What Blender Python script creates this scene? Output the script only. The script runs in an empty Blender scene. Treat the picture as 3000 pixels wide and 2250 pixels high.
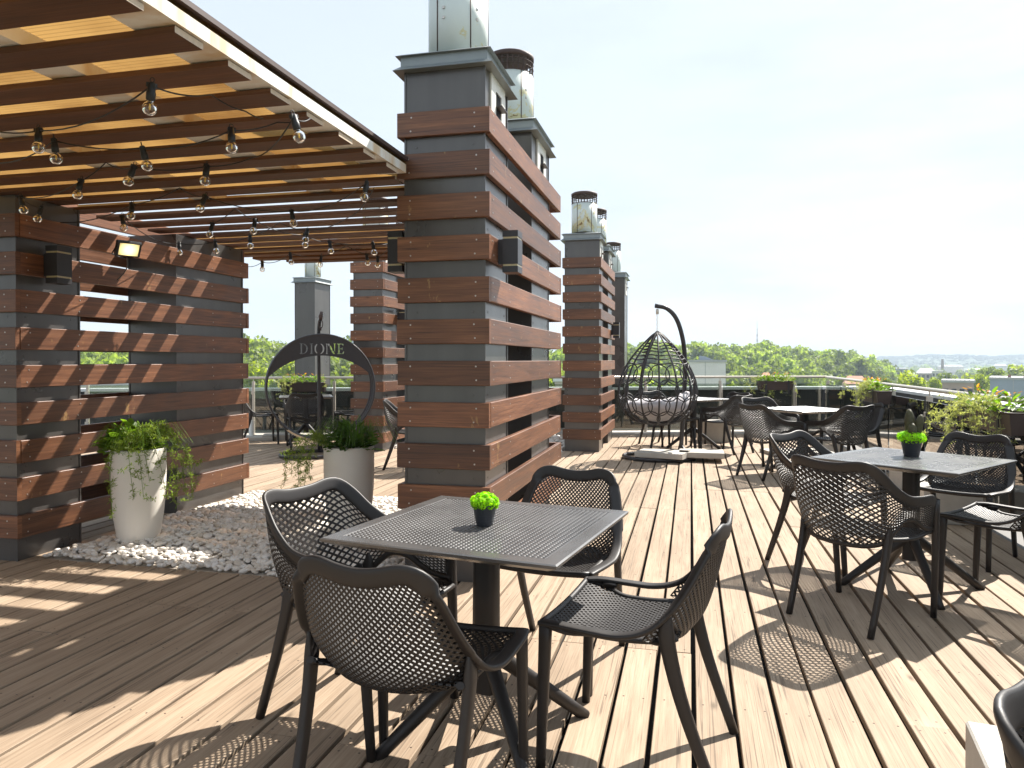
import bpy, bmesh, math, random
import numpy as np
from mathutils import Vector, Matrix, noise
R = math.radians
PI = math.pi
random.seed(7)
rng = np.random.default_rng(11)
scene = bpy.context.scene
COL = scene.collection

# ---------------------------------------------------------------- camera, world, sun
CAM_H = 1.305
YAW = 0.2393
cam_d = bpy.data.cameras.new('camera')
cam = bpy.data.objects.new('camera', cam_d)
COL.objects.link(cam)
cam.location = (0, 0, CAM_H)
cam.rotation_euler = (PI / 2 - 0.0094, 0, YAW)
cam_d.sensor_width = 36
cam_d.lens = 36 * 2144.2 / 3000
cam_d.shift_y = -50.25 / 3000
cam_d.clip_start = 0.05
cam_d.clip_end = 20000
scene.camera = cam

SUN = Vector((0.350, 0.600, 0.74)).normalized()
elev = math.asin(SUN.z)
azim = math.atan2(SUN.x, SUN.y)
w = bpy.data.worlds.new('World')
scene.world = w
w.use_nodes = True
nt = w.node_tree
nt.nodes.clear()
sky = nt.nodes.new('ShaderNodeTexSky')
sky.sky_type = 'NISHITA'
sky.sun_disc = False
sky.sun_elevation = elev
sky.sun_rotation = azim
sky.altitude = 100
sky.air_density = 1.0
sky.dust_density = 1.0
sky.ozone_density = 1.0
bg = nt.nodes.new('ShaderNodeBackground')
bg.inputs['Strength'].default_value = 0.10
wo = nt.nodes.new('ShaderNodeOutputWorld')
hs = nt.nodes.new('ShaderNodeHueSaturation')
hs.inputs['Saturation'].default_value = 0.55
nt.links.new(sky.outputs[0], hs.inputs['Color'])
tcw = nt.nodes.new('ShaderNodeTexCoord'); mpw = nt.nodes.new('ShaderNodeMapping'); mpw.inputs['Scale'].default_value = (1.2, 1.2, 5.5)
nzw = nt.nodes.new('ShaderNodeTexNoise'); nzw.inputs['Scale'].default_value = 2.6; nzw.inputs['Detail'].default_value = 7; nzw.inputs['Roughness'].default_value = 0.6
rpw = nt.nodes.new('ShaderNodeMapRange'); rpw.inputs[1].default_value = 0.42; rpw.inputs[2].default_value = 0.75; rpw.inputs[3].default_value = 0.80; rpw.inputs[4].default_value = 0.95
mxw = nt.nodes.new('ShaderNodeMix'); mxw.data_type = 'RGBA'; mxw.inputs[7].default_value = (2.95, 3.32, 3.72, 1)
nt.links.new(tcw.outputs['Generated'], mpw.inputs[0]); nt.links.new(mpw.outputs[0], nzw.inputs['Vector']); nt.links.new(nzw.outputs[0], rpw.inputs[0])
nt.links.new(rpw.outputs[0], mxw.inputs[0]); nt.links.new(hs.outputs[0], mxw.inputs[6])
nt.links.new(mxw.outputs[2], bg.inputs[0])
nt.links.new(bg.outputs[0], wo.inputs[0])

sl = bpy.data.lights.new('sun', 'SUN')
sl.energy = 4.1
sl.angle = R(0.53)
sl.color = (1.0, 0.945, 0.865)
so = bpy.data.objects.new('sun', sl)
COL.objects.link(so)
so.rotation_euler = SUN.to_track_quat('Z', 'Y').to_euler()
so.location = (0, 0, 30)

scene.view_settings.view_transform = 'Standard'
scene.view_settings.look = 'None'
scene.view_settings.gamma = 1
scene.view_settings.exposure = 1.43
scene.render.engine = 'CYCLES'
cy = scene.cycles
cy.max_bounces = 8
cy.diffuse_bounces = 4
cy.glossy_bounces = 3
cy.transmission_bounces = 6
cy.transparent_max_bounces = 24
cy.use_denoising = True
cy.caustics_reflective = False
cy.caustics_refractive = False
cy.sample_clamp_indirect = 6

# ---------------------------------------------------------------- material helpers
class NT:
    def __init__(s, name):
        s.m = bpy.data.materials.new(name)
        s.m.use_nodes = True
        s.t = s.m.node_tree
        s.t.nodes.clear()
        s.out = s.t.nodes.new('ShaderNodeOutputMaterial')
    def n(s, typ, props=None, **ins):
        nd = s.t.nodes.new('ShaderNode' + typ)
        for k, v in (props or {}).items():
            setattr(nd, k, v)
        for k, v in ins.items():
            key = k.replace('_', ' ')
            if k.startswith('i') and k[1:].isdigit():
                key = int(k[1:])
            s.set(nd, key, v)
        return nd
    def set(s, nd, key, v):
        sock = nd.inputs[key]
        if isinstance(v, bpy.types.NodeSocket):
            s.t.links.new(v, sock)
        elif isinstance(v, bpy.types.Node):
            s.t.links.new(v.outputs[0], sock)
        else:
            if isinstance(v, (tuple, list)) and len(v) == 3 and sock.type == 'RGBA':
                v = (*v, 1)
            sock.default_value = v
    def math(s, op, a, b=0.5, clamp=False):
        return s.n('Math', {'operation': op, 'use_clamp': clamp}, i0=a, i1=b).outputs[0]
    def mix(s, f, a, b, blend='MIX'):
        nd = s.t.nodes.new('ShaderNodeMix')
        nd.data_type = 'RGBA'
        nd.blend_type = blend
        s.set(nd, 0, f); s.set(nd, 6, a); s.set(nd, 7, b)
        return nd.outputs[2]
    def ramp(s, f, stops, interp='LINEAR'):
        nd = s.t.nodes.new('ShaderNodeValToRGB')
        nd.color_ramp.interpolation = interp
        e = nd.color_ramp.elements
        while len(e) < len(stops):
            e.new(0.5)
        for k, (p, c) in enumerate(stops):
            e[k].position = p
            c = c if isinstance(c, (tuple, list)) else (c, c, c)
            e[k].color = (*c, 1)
        s.set(nd, 0, f)
        return nd.outputs[0]
    def bump(s, h, strength=0.3, dist=0.01):
        return s.n('Bump', None, Strength=strength, Distance=dist, Height=h).outputs[0]
    def done(s, sh):
        s.t.links.new(sh.outputs[0] if isinstance(sh, bpy.types.Node) else sh, s.out.inputs[0])
        return s.m
    def bsdf(s, color, rough=0.5, normal=None, spec=0.5, metal=0.0, **kw):
        b = s.n('BsdfPrincipled', None, **{'Base_Color': color, 'Roughness': rough, 'Metallic': metal, 'Specular_IOR_Level': spec})
        if normal is not None:
            s.set(b, 'Normal', normal)
        for k, v in kw.items():
            s.set(b, k.replace('_', ' '), v)
        return b

def simple(name, col, rough=0.5, var=0.12, scale=8, spec=0.5, metal=0.0, bump=0.0, bscale=60):
    t = NT(name)
    co = t.n('TexCoord').outputs['Object']
    nz = t.n('TexNoise', None, Vector=co, Scale=scale, Detail=5.0, Roughness=0.6).outputs[0]
    c = t.mix(nz, tuple(x * (1 - var) for x in col), tuple(min(1, x * (1 + var)) for x in col))
    nrm = None
    if bump:
        nb = t.n('TexNoise', None, Vector=co, Scale=bscale, Detail=4.0).outputs[0]
        nrm = t.bump(nb, bump, 0.004)
    rg = t.math('ADD', t.math('MULTIPLY', nz, 0.16), rough - 0.08)
    return t.done(t.bsdf(c, rg, nrm, spec, metal))

def wood(name, dark, mid, light, rough=0.55, spec=0.4, grain=26, crack=0.6, tintamt=0.35, knots=True, bump=0.35, wear=0.32, resin=0.0):
    """boards: UV.x runs along the board in metres, UV.y across; 'tint' is a random number per board"""
    t = NT(name)
    uv = t.n('UVMap').outputs[0]
    tint = t.n('Attribute', {'attribute_name': 'tint'}).outputs['Fac']
    wv = t.math('MULTIPLY', tint, 37.0)
    mp = t.n('Mapping', None, Vector=uv, Scale=(1.1, grain, 1)).outputs[0]
    g1 = t.n('TexNoise', {'noise_dimensions': '4D'}, Vector=mp, W=wv, Scale=1.6, Detail=8.0, Roughness=0.62, Distortion=0.5).outputs[0]
    mp2 = t.n('Mapping', None, Vector=uv, Scale=(5, grain * 7, 1)).outputs[0]
    g2 = t.n('TexNoise', {'noise_dimensions': '4D'}, Vector=mp2, W=wv, Scale=1.0, Detail=4.0, Roughness=0.6).outputs[0]
    g = t.math('ADD', t.math('MULTIPLY', g1, 0.55), t.math('MULTIPLY', g2, 0.45))
    c = t.ramp(g, [(0.34, dark), (0.50, mid), (0.66, light)])
    # broad stains along and across the board
    mp3 = t.n('Mapping', None, Vector=uv, Scale=(1.3, 5, 1)).outputs[0]
    g3 = t.n('TexNoise', {'noise_dimensions': '4D'}, Vector=mp3, W=wv, Scale=1.3, Detail=3.0).outputs[0]
    c = t.mix(t.math('MULTIPLY', t.ramp(g3, [(0.35, 0.0), (0.7, 1.0)]), 0.45), c, dark)
    if knots:
        mk = t.n('Mapping', None, Vector=uv, Scale=(3.2, 9, 1)).outputs[0]
        mk2 = t.n('VectorMath', {'operation': 'ADD'}, i0=mk, i1=t.n('CombineXYZ', None, X=wv, Y=wv, Z=0.0)).outputs[0]
        vo = t.n('TexVoronoi', None, Vector=mk2, Scale=0.55, Randomness=1.0).outputs['Distance']
        kn = t.ramp(vo, [(0.02, 1.0), (0.06, 0.3), (0.10, 0.0)])
        c = t.mix(t.math('MULTIPLY', kn, 0.75), c, tuple(x * 0.35 for x in dark))
    if crack:
        mp4 = t.n('Mapping', None, Vector=uv, Scale=(0.40, 40, 1)).outputs[0]
        g4 = t.n('TexNoise', {'noise_dimensions': '4D'}, Vector=mp4, W=wv, Scale=1.2, Detail=3.0, Distortion=0.4).outputs[0]
        ck = t.ramp(t.math('ABSOLUTE', t.math('SUBTRACT', g4, 0.52)), [(0.0, 1.0), (0.010, 0.9), (0.017, 0.0)])
        msk = t.ramp(g3, [(0.44, 0.0), (0.52, 1.0)])
        ck = t.math('MULTIPLY', t.math('MULTIPLY', ck, msk), crack)
        c = t.mix(ck, c, tuple(x * 0.3 for x in dark))
    tv = t.math('ADD', t.math('MULTIPLY', tint, tintamt * 2), 1 - tintamt)
    c = t.mix(1.0, c, t.n('CombineColor', None, Red=tv, Green=tv, Blue=tv).outputs[0], 'MULTIPLY')
    if resin:
        mr = t.n('Mapping', None, Vector=uv, Scale=(7, 3.2, 1)).outputs[0]
        gr_ = t.n('TexNoise', {'noise_dimensions': '4D'}, Vector=mr, W=wv, Scale=1.0, Detail=5.0, Roughness=0.7).outputs[0]
        c = t.mix(t.ramp(gr_, [(0.635, 0.0), (0.67, resin)]), c, (0.42, 0.26, 0.10))
    cob = t.n('TexCoord').outputs['Object']
    big = t.n('TexNoise', None, Vector=cob, Scale=0.9, Detail=7.0, Roughness=0.65).outputs[0]
    c = t.mix(t.ramp(big, [(0.40, 0.0), (0.72, wear)]), c, tuple(x * 0.55 for x in mid))
    nrm = t.bump(g, bump, 0.003)
    rg = t.math('ADD', t.math('MULTIPLY', g1, 0.3), rough - 0.15)
    return t.done(t.bsdf(c, rg, nrm, spec))

M = {}
M['deck'] = wood('deck_wood', (0.250, 0.178, 0.120), (0.390, 0.295, 0.208), (0.475, 0.375, 0.275), rough=0.7, spec=0.25, tintamt=0.10, crack=0.6, bump=0.5)
M['board'] = wood('stained_board', (0.070, 0.025, 0.011), (0.180, 0.070, 0.029), (0.32, 0.142, 0.064), rough=0.46, spec=0.6, crack=0.6, tintamt=0.4, resin=0.6)
M['rafter'] = wood('rafter_board', (0.060, 0.026, 0.013), (0.128, 0.056, 0.029), (0.21, 0.098, 0.054), rough=0.6, spec=0.3, crack=0.3, tintamt=0.25)
M['endgrain'] = simple('end_grain', (0.55, 0.45, 0.34), 0.7, 0.2, 60)

def casing():
    t = NT('grey_cladding')
    co = t.n('TexCoord').outputs['Object']
    nz = t.n('TexNoise', None, Vector=co, Scale=3.0, Detail=6.0).outputs[0]
    mp = t.n('Mapping', None, Vector=co, Scale=(9, 9, 0.7)).outputs[0]
    st = t.n('TexNoise', None, Vector=mp, Scale=1.0, Detail=5.0).outputs[0]
    c = t.ramp(t.math('ADD', t.math('MULTIPLY', nz, 0.5), t.math('MULTIPLY', st, 0.5)), [(0.3, (0.078, 0.072, 0.068)), (0.6, (0.105, 0.098, 0.092)), (0.8, (0.135, 0.126, 0.118))])
    rg = t.math('ADD', t.math('MULTIPLY', nz, 0.2), 0.20)
    return t.done(t.bsdf(c, rg, t.bump(nz, 0.06, 0.01), 0.8, 0.35))
M['casing'] = casing()
M['cap'] = simple('flue_cap_metal', (0.26, 0.29, 0.30), 0.42, 0.15, 12, metal=0.3)

def pipe_mat():
    t = NT('flaking_white_paint')
    co = t.n('TexCoord').outputs['Object']
    nz = t.n('TexNoise', None, Vector=co, Scale=5.0, Detail=8.0, Roughness=0.65).outputs[0]
    base = t.mix(nz, (0.56, 0.62, 0.60), (0.68, 0.73, 0.70))
    fl = t.n('TexNoise', None, Vector=co, Scale=4.2, Detail=6.0, Roughness=0.7, Distortion=0.6).outputs[0]
    m1 = t.ramp(fl, [(0.545, 0.0), (0.553, 1.0)])
    m2 = t.ramp(fl, [(0.615, 0.0), (0.623, 1.0)])
    c = t.mix(m1, base, (0.62, 0.58, 0.36))
    c = t.mix(m2, c, (0.24, 0.16, 0.07))
    return t.done(t.bsdf(c, 0.45, t.bump(fl, 0.25, 0.004), 0.5))
M['pipe'] = pipe_mat()
M['darkmetal'] = simple('dark_metal', (0.035, 0.033, 0.036), 0.42, 0.2, 20, metal=0.2)
M['rust'] = simple('rusty_cage', (0.06, 0.035, 0.03), 0.6, 0.4, 25)
M['black'] = simple('black_rubber', (0.012, 0.012, 0.013), 0.5, 0.2, 30)
M['screw'] = simple('screw_steel', (0.55, 0.52, 0.48), 0.35, 0.2, 80, metal=0.8)
M['screwdark'] = simple('screw_rusty', (0.10, 0.07, 0.05), 0.5, 0.4, 80, metal=0.4)
M['white'] = simple('white_paint', (0.78, 0.76, 0.70), 0.4, 0.08, 6)

def fascia_mat():
    t = NT('rust_stained_white_paint')
    co = t.n('TexCoord').outputs['Object']
    mp = t.n('Mapping', None, Vector=co, Scale=(2, 5, 1.2)).outputs[0]
    nz = t.n('TexNoise', None, Vector=mp, Scale=1.4, Detail=6.0).outputs[0]
    m = t.ramp(nz, [(0.50, 0.0), (0.64, 0.7)])
    c = t.mix(m, (0.80, 0.79, 0.75), (0.58, 0.38, 0.16))
    return t.done(t.bsdf(c, 0.4, None, 0.5))
M['fascia'] = fascia_mat()

def plastic(name, col, rough, bs=0.12, sp=0.5):
    t = NT(name)
    co = t.n('TexCoord').outputs['Object']
    nz = t.n('TexNoise', None, Vector=co, Scale=420.0, Detail=3.0).outputs[0]
    n2 = t.n('TexNoise', None, Vector=co, Scale=7.0, Detail=5.0).outputs[0]
    c = t.mix(n2, tuple(x * 0.8 for x in col), tuple(x * 1.25 for x in col))
    rg = t.math('ADD', t.math('MULTIPLY', n2, 0.2), rough - 0.1)
    return t.done(t.bsdf(c, rg, t.bump(nz, bs, 0.0008), sp))
M['plastic'] = plastic('brown_black_plastic', (0.017, 0.0135, 0.012), 0.5)
M['tabletop'] = plastic('tabletop_plastic', (0.078, 0.075, 0.073), 0.28, 0.03, 0.9)
M['pot'] = plastic('plant_pot_plastic', (0.030, 0.033, 0.040), 0.5)
M['planterbox'] = plastic('brown_box_plastic', (0.060, 0.040, 0.034), 0.45)
M['planter'] = simple('cream_stoneware', (0.80, 0.75, 0.67), 0.55, 0.05, 5, bump=0.1, bscale=40)
M['concrete'] = simple('concrete', (0.46, 0.43, 0.38), 0.85, 0.15, 14, bump=0.3, bscale=90)
M['membrane'] = simple('roof_membrane', (0.19, 0.18, 0.17), 0.85, 0.18, 4, bump=0.2)
M['under'] = simple('dark_underlay', (0.020, 0.017, 0.014), 0.9)
M['parapet'] = simple('dark_parapet', (0.022, 0.021, 0.022), 0.6, 0.25, 4)
M['coping'] = simple('coping_metal', (0.66, 0.68, 0.68), 0.4, 0.06, 3, metal=0.2)
M['steel'] = simple('stainless_steel', (0.56, 0.51, 0.44), 0.3, 0.1, 30, metal=0.25)
M['rope'] = simple('dark_wicker', (0.026, 0.023, 0.024), 0.5, 0.3, 90, bump=0.4, bscale=300)
M['cushion'] = simple('grey_cushion_cloth', (0.52, 0.50, 0.52), 0.9, 0.12, 30, bump=0.3, bscale=200)
M['seatwood'] = simple('beige_seat_cloth', (0.56, 0.44, 0.30), 0.8, 0.12, 25)

def leafmat(name, col, tr=0.45, var=0.35):
    t = NT(name)
    tint = t.n('Attribute', {'attribute_name': 'tint'}).outputs['Fac']
    c = t.ramp(tint, [(0.0, tuple(x * (1 - var) for x in col)), (0.6, col), (1.0, tuple(min(1, x * (1 + var * 1.4)) * (1.0 if k != 2 else 0.8) for k, x in enumerate(col)))])
    d = t.bsdf(c, 0.5, None, 0.3)
    tl = t.n('BsdfTranslucent', None, Color=t.mix(1.0, c, (1.5, 1.55, 0.7), 'MULTIPLY'))
    return t.done(t.n('MixShader', None, i0=tr, i1=d.outputs[0], i2=tl.outputs[0]))
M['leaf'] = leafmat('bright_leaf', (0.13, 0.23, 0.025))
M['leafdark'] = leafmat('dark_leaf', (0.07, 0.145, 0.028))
M['fern'] = leafmat('fern_frond', (0.17, 0.23, 0.05), 0.5)
M['palefern'] = leafmat('pale_frond', (0.36, 0.38, 0.19), 0.4)
M['petal'] = leafmat('orange_petal', (0.55, 0.24, 0.03), 0.4)
M['moss'] = leafmat('lime_moss', (0.38, 0.72, 0.012), 0.35, 0.3)
M['cactus'] = simple('cactus_skin', (0.055, 0.05, 0.015), 0.6, 0.7, 60, bump=0.5, bscale=120)
M['wood_far'] = leafmat('tree_foliage', (0.21, 0.27, 0.05), 0.5, 0.45)
M['tree_near'] = leafmat('tree_foliage_light', (0.30, 0.36, 0.025), 0.5, 0.4)
M['bark'] = simple('bark', (0.09, 0.07, 0.05), 0.9, 0.3, 10)

def glass_mat(name, tint, refl=1.0):
    t = NT(name)
    tr = t.n('BsdfTransparent', None, Color=tint)
    gl = t.n('BsdfGlossy', None, Color=(1, 1, 1), Roughness=0.0)
    fr = t.n('Fresnel', None, IOR=1.5).outputs[0]
    f = t.math('MULTIPLY', fr, refl, True)
    return t.done(t.n('MixShader', None, i0=f, i1=tr.outputs[0], i2=gl.outputs[0]))
M['glass'] = glass_mat('railing_glass', (0.74, 0.78, 0.74), 2.2)
M['bulb'] = glass_mat('bulb_glass', (0.93, 0.91, 0.86), 1.6)
M['filament'] = simple('yellow_filament', (0.85, 0.55, 0.06), 0.4)

def sheet_mat():
    t = NT('amber_polycarbonate')
    co = t.n('TexCoord').outputs['Object']
    nz = t.n('TexNoise', None, Vector=co, Scale=2.2, Detail=6.0).outputs[0]
    dirt = t.ramp(nz, [(0.35, (0.13, 0.062, 0.018)), (0.65, (0.27, 0.155, 0.050))])
    tl = t.n('BsdfTranslucent', None, Color=dirt)
    tp = t.n('BsdfTransparent', None, Color=(0.27, 0.145, 0.042))
    gl = t.n('BsdfGlossy', None, Color=(0.9, 0.85, 0.7), Roughness=0.25)
    a = t.n('MixShader', None, i0=0.22, i1=tl.outputs[0], i2=tp.outputs[0])
    return t.done(t.n('MixShader', None, i0=0.06, i1=a.outputs[0], i2=gl.outputs[0]))
M['sheet'] = sheet_mat()

def lamp_mat():
    t = NT('lit_floodlight')
    co = t.n('TexCoord').outputs['Object']
    ln = t.n('VectorMath', {'operation': 'LENGTH'}, i0=co).outputs['Value']
    st = t.n('MapRange', None, i0=ln, i1=0.0, i2=0.075, i3=1.5, i4=0.30).outputs[0]
    return t.done(t.n('Emission', None, Color=(1.0, 0.78, 0.34), Strength=st))
M['lit'] = lamp_mat()

def pebble_mat():
    t = NT('white_pebble')
    tint = t.n('Attribute', {'attribute_name': 'tint'}).outputs['Fac']
    co = t.n('TexCoord').outputs['Object']
    nz = t.n('TexNoise', None, Vector=co, Scale=45.0, Detail=4.0).outputs[0]
    c = t.ramp(tint, [(0.0, (0.46, 0.39, 0.32)), (0.12, (0.66, 0.59, 0.50)), (0.55, (0.78, 0.74, 0.68)), (1.0, (0.86, 0.84, 0.81))])
    c = t.mix(t.math('MULTIPLY', nz, 0.25), c, (0.45, 0.36, 0.28))
    return t.done(t.bsdf(c, 0.55, None, 0.4))
M['pebble'] = pebble_mat()

def ground_mat():
    t = NT('valley_floor')
    co = t.n('TexCoord').outputs['Object']
    nz = t.n('TexNoise', None, Vector=co, Scale=0.012, Detail=8.0).outputs[0]
    c = t.ramp(nz, [(0.4, (0.06, 0.10, 0.025)), (0.52, (0.11, 0.14, 0.05)), (0.6, (0.30, 0.28, 0.25))])
    return t.done(t.bsdf(c, 0.9))
M['ground'] = ground_mat()
M['hill'] = simple('hill_grass', (0.060, 0.095, 0.020), 0.9, 0.4, 0.05)
M['farwood'] = simple('far_wood', (0.06, 0.095, 0.035), 0.9, 0.5, 0.02)
for nm, c in dict(wall_grey=(0.72, 0.69, 0.68), wall_pink=(0.42, 0.33, 0.30), wall_cream=(0.50, 0.45, 0.38), wall_blue=(0.30, 0.35, 0.42), roof_red=(0.40, 0.18, 0.11), roof_grey=(0.42, 0.42, 0.43), window=(0.05, 0.06, 0.07), brick=(0.22, 0.13, 0.10), mast=(0.4, 0.36, 0.36), wall_white=(0.66, 0.64, 0.60)).items():
    M[nm] = simple(nm, c, 0.8 if nm != 'window' else 0.15, 0.12, 0.7)

# ---------------------------------------------------------------- mesh helpers
class MB:
    def __init__(s):
        s.v = []; s.f = []; s.uv = []; s.mi = []; s.tint = []; s.smooth = []
    def face(s, idx, uvs=None, mi=0, tint=0.5, smooth=False):
        s.f.append(tuple(idx)); s.uv.append(uvs); s.mi.append(mi); s.tint.append(tint); s.smooth.append(smooth)
    def add(s, verts, faces, mi=0, tint=0.5, smooth=False, uvs=None):
        b = len(s.v)
        s.v += [tuple(p) for p in verts]
        for k, f in enumerate(faces):
            s.face([b + i for i in f], uvs[k] if uvs else None, mi, tint, smooth)
    def box(s, a, b, mi=0, tint=None, mat=None, bev=0.0, endmi=None):
        """axis box from a to b; UV.x along its longest side; optional matrix"""
        tint = random.random() if tint is None else tint
        a = [min(x, y) for x, y in zip(a, b)], [max(x, y) for x, y in zip(a, b)]
        lo, hi = a
        L = max(range(3), key=lambda k: hi[k] - lo[k])
        o = [k for k in range(3) if k != L]
        off = random.random() * 20
        if bev > 0:
            # chamfer the four long edges
            e = bev
            p, q = o
            ring = [(lo[p] + e, lo[q]), (hi[p] - e, lo[q]), (hi[p], lo[q] + e), (hi[p], hi[q] - e), (hi[p] - e, hi[q]), (lo[p] + e, hi[q]), (lo[p], hi[q] - e), (lo[p], lo[q] + e)]
            per = [0]
            for k in range(8):
                r0, r1 = ring[k], ring[(k + 1) % 8]
                per.append(per[-1] + math.hypot(r1[0] - r0[0], r1[1] - r0[1]))
            vs = []
            for end in (lo[L], hi[L]):
                for r in ring:
                    c = [0, 0, 0]; c[L] = end; c[p] = r[0]; c[q] = r[1]; vs.append(c)
            n = 8
            flip = (L == 1)
            fs = []; uvs = []
            for k in range(n):
                k2 = (k + 1) % n
                f = [k, k2, n + k2, n + k]
                u = [(lo[L] + off, per[k]), (lo[L] + off, per[k + 1]), (hi[L] + off, per[k + 1]), (hi[L] + off, per[k])]
                if flip: f = f[::-1]; u = u[::-1]
                fs.append(f); uvs.append(u)
            e0 = list(range(n))[::-1]; e1 = list(range(n, 2 * n))
            if flip: e0 = e0[::-1]; e1 = e1[::-1]
            base = len(s.v)
            s.v += [tuple(mat @ Vector(c)) if mat else tuple(c) for c in vs]
            for f, u in zip(fs, uvs): s.face([base + i for i in f], u, mi, tint)
            for f in (e0, e1):
                s.face([base + i for i in f], [(vs[i][p] * 0.3 + off, vs[i][q]) for i in f], mi if endmi is None else endmi, tint)
            return
        vs = [(x, y, z) for z in (lo[2], hi[2]) for y in (lo[1], hi[1]) for x in (lo[0], hi[0])]
        fs = [(0, 2, 3, 1), (4, 5, 7, 6), (0, 1, 5, 4), (2, 6, 7, 3), (0, 4, 6, 2), (1, 3, 7, 5)]
        base = len(s.v)
        s.v += [tuple(mat @ Vector(c)) if mat else c for c in vs]
        for f in fs:
            u = [(vs[i][L] + off, vs[i][o[0]] + vs[i][o[1]]) for i in f]
            isend = len({round(vs[i][L], 6) for i in f}) == 1
            s.face([base + i for i in f], u, mi if not (isend and endmi is not None) else endmi, tint)
    def sweep(s, pts, a, b=None, n=8, wdir=None, mi=0, caps=True, closed=False, tint=0.5, smooth=True, ex=1.0):
        """tube along pts; a half-width along wdir, b half-thickness; a,b may be lists"""
        pts = [Vector(p) for p in pts]
        m = len(pts)
        if b is None: b = a
        A = a if isinstance(a, (list, tuple)) else [a] * m
        B = b if isinstance(b, (list, tuple)) else [b] * m
        base = len(s.v)
        prev = None
        for k, p in enumerate(pts):
            if closed:
                t = pts[(k + 1) % m] - pts[k - 1]
            else:
                t = pts[min(k + 1, m - 1)] - pts[max(k - 1, 0)]
            t = t.normalized() if t.length > 1e-9 else Vector((0, 0, 1))
            if wdir is not None:
                wv = Vector(wdir[k] if isinstance(wdir, list) else wdir)
            elif prev is not None:
                wv = prev
            else:
                wv = Vector((0, 0, 1)) if abs(t.z) < 0.9 else Vector((1, 0, 0))
            wv = wv - t * wv.dot(t)
            if wv.length < 1e-6: wv = t.orthogonal()
            wv.normalize(); prev = wv
            nv = t.cross(wv)
            for q in range(n):
                an = 2 * PI * q / n
                cx_, sx_ = math.cos(an), math.sin(an)
                if ex != 1.0: cx_ = math.copysign(abs(cx_) ** ex, cx_); sx_ = math.copysign(abs(sx_) ** ex, sx_)
                s.v.append(tuple(p + wv * (A[k] * cx_) + nv * (B[k] * sx_)))
        segs = m if closed else m - 1
        for k in range(segs):
            k2 = (k + 1) % m
            for q in range(n):
                q2 = (q + 1) % n
                s.face((base + k * n + q, base + k * n + q2, base + k2 * n + q2, base + k2 * n + q), None, mi, tint, smooth)
        if caps and not closed:
            s.face([base + q for q in range(n)][::-1], None, mi, tint)
            s.face([base + (m - 1) * n + q for q in range(n)], None, mi, tint)
    def lathe(s, prof, c=(0, 0, 0), n=24, mi=0, smooth=True, tint=0.5, cap=True):
        base = len(s.v)
        for r, z in prof:
            for q in range(n):
                an = 2 * PI * q / n
                s.v.append((c[0] + r * math.cos(an), c[1] + r * math.sin(an), c[2] + z))
        for k in range(len(prof) - 1):
            for q in range(n):
                q2 = (q + 1) % n
                s.face((base + k * n + q, base + k * n + q2, base + (k + 1) * n + q2, base + (k + 1) * n + q), None, mi, tint, smooth)
        if cap:
            s.face([base + q for q in range(n)][::-1], None, mi, tint)
            s.face([base + (len(prof) - 1) * n + q for q in range(n)], None, mi, tint)
    def disc(s, c, r, nrm, n=6, mi=0, h=0.002):
        nrm = Vector(nrm).normalized(); u = nrm.orthogonal().normalized(); v = nrm.cross(u)
        c = Vector(c); base = len(s.v)
        for q in range(n):
            an = 2 * PI * q / n
            s.v.append(tuple(c + (u * math.cos(an) + v * math.sin(an)) * r))
        for q in range(n):
            an = 2 * PI * q / n
            s.v.append(tuple(c + nrm * h + (u * math.cos(an) + v * math.sin(an)) * r * 0.8))
        for q in range(n):
            q2 = (q + 1) % n
            s.face((base + q, base + q2, base + n + q2, base + n + q), None, mi)
        s.face([base + n + q for q in range(n)], None, mi)
    def mesh(s, name, mats):
        me = bpy.data.meshes.new(name)
        me.from_pydata(s.v, [], s.f)
        for m in (mats if isinstance(mats, (list, tuple)) else [mats]):
            me.materials.append(m)
        me.polygons.foreach_set('material_index', s.mi)
        me.polygons.foreach_set('use_smooth', s.smooth)
        if any(u is not None for u in s.uv):
            ul = me.uv_layers.new(name='UVMap')
            flat = []
            for f, u in zip(s.f, s.uv):
                if u is None: flat += [0.0] * (2 * len(f))
                else:
                    for c in u: flat += [c[0], c[1]]
            ul.data.foreach_set('uv', flat)
        at = me.attributes.new('tint', 'FLOAT', 'FACE')
        at.data.foreach_set('value', s.tint)
        me.update()
        return me
    def build(s, name, mats, parent=None, loc=None):
        o = bpy.data.objects.new(name, s.mesh(name, mats))
        COL.objects.link(o)
        if parent: o.parent = parent
        if loc is not None: o.location = loc
        return o

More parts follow.
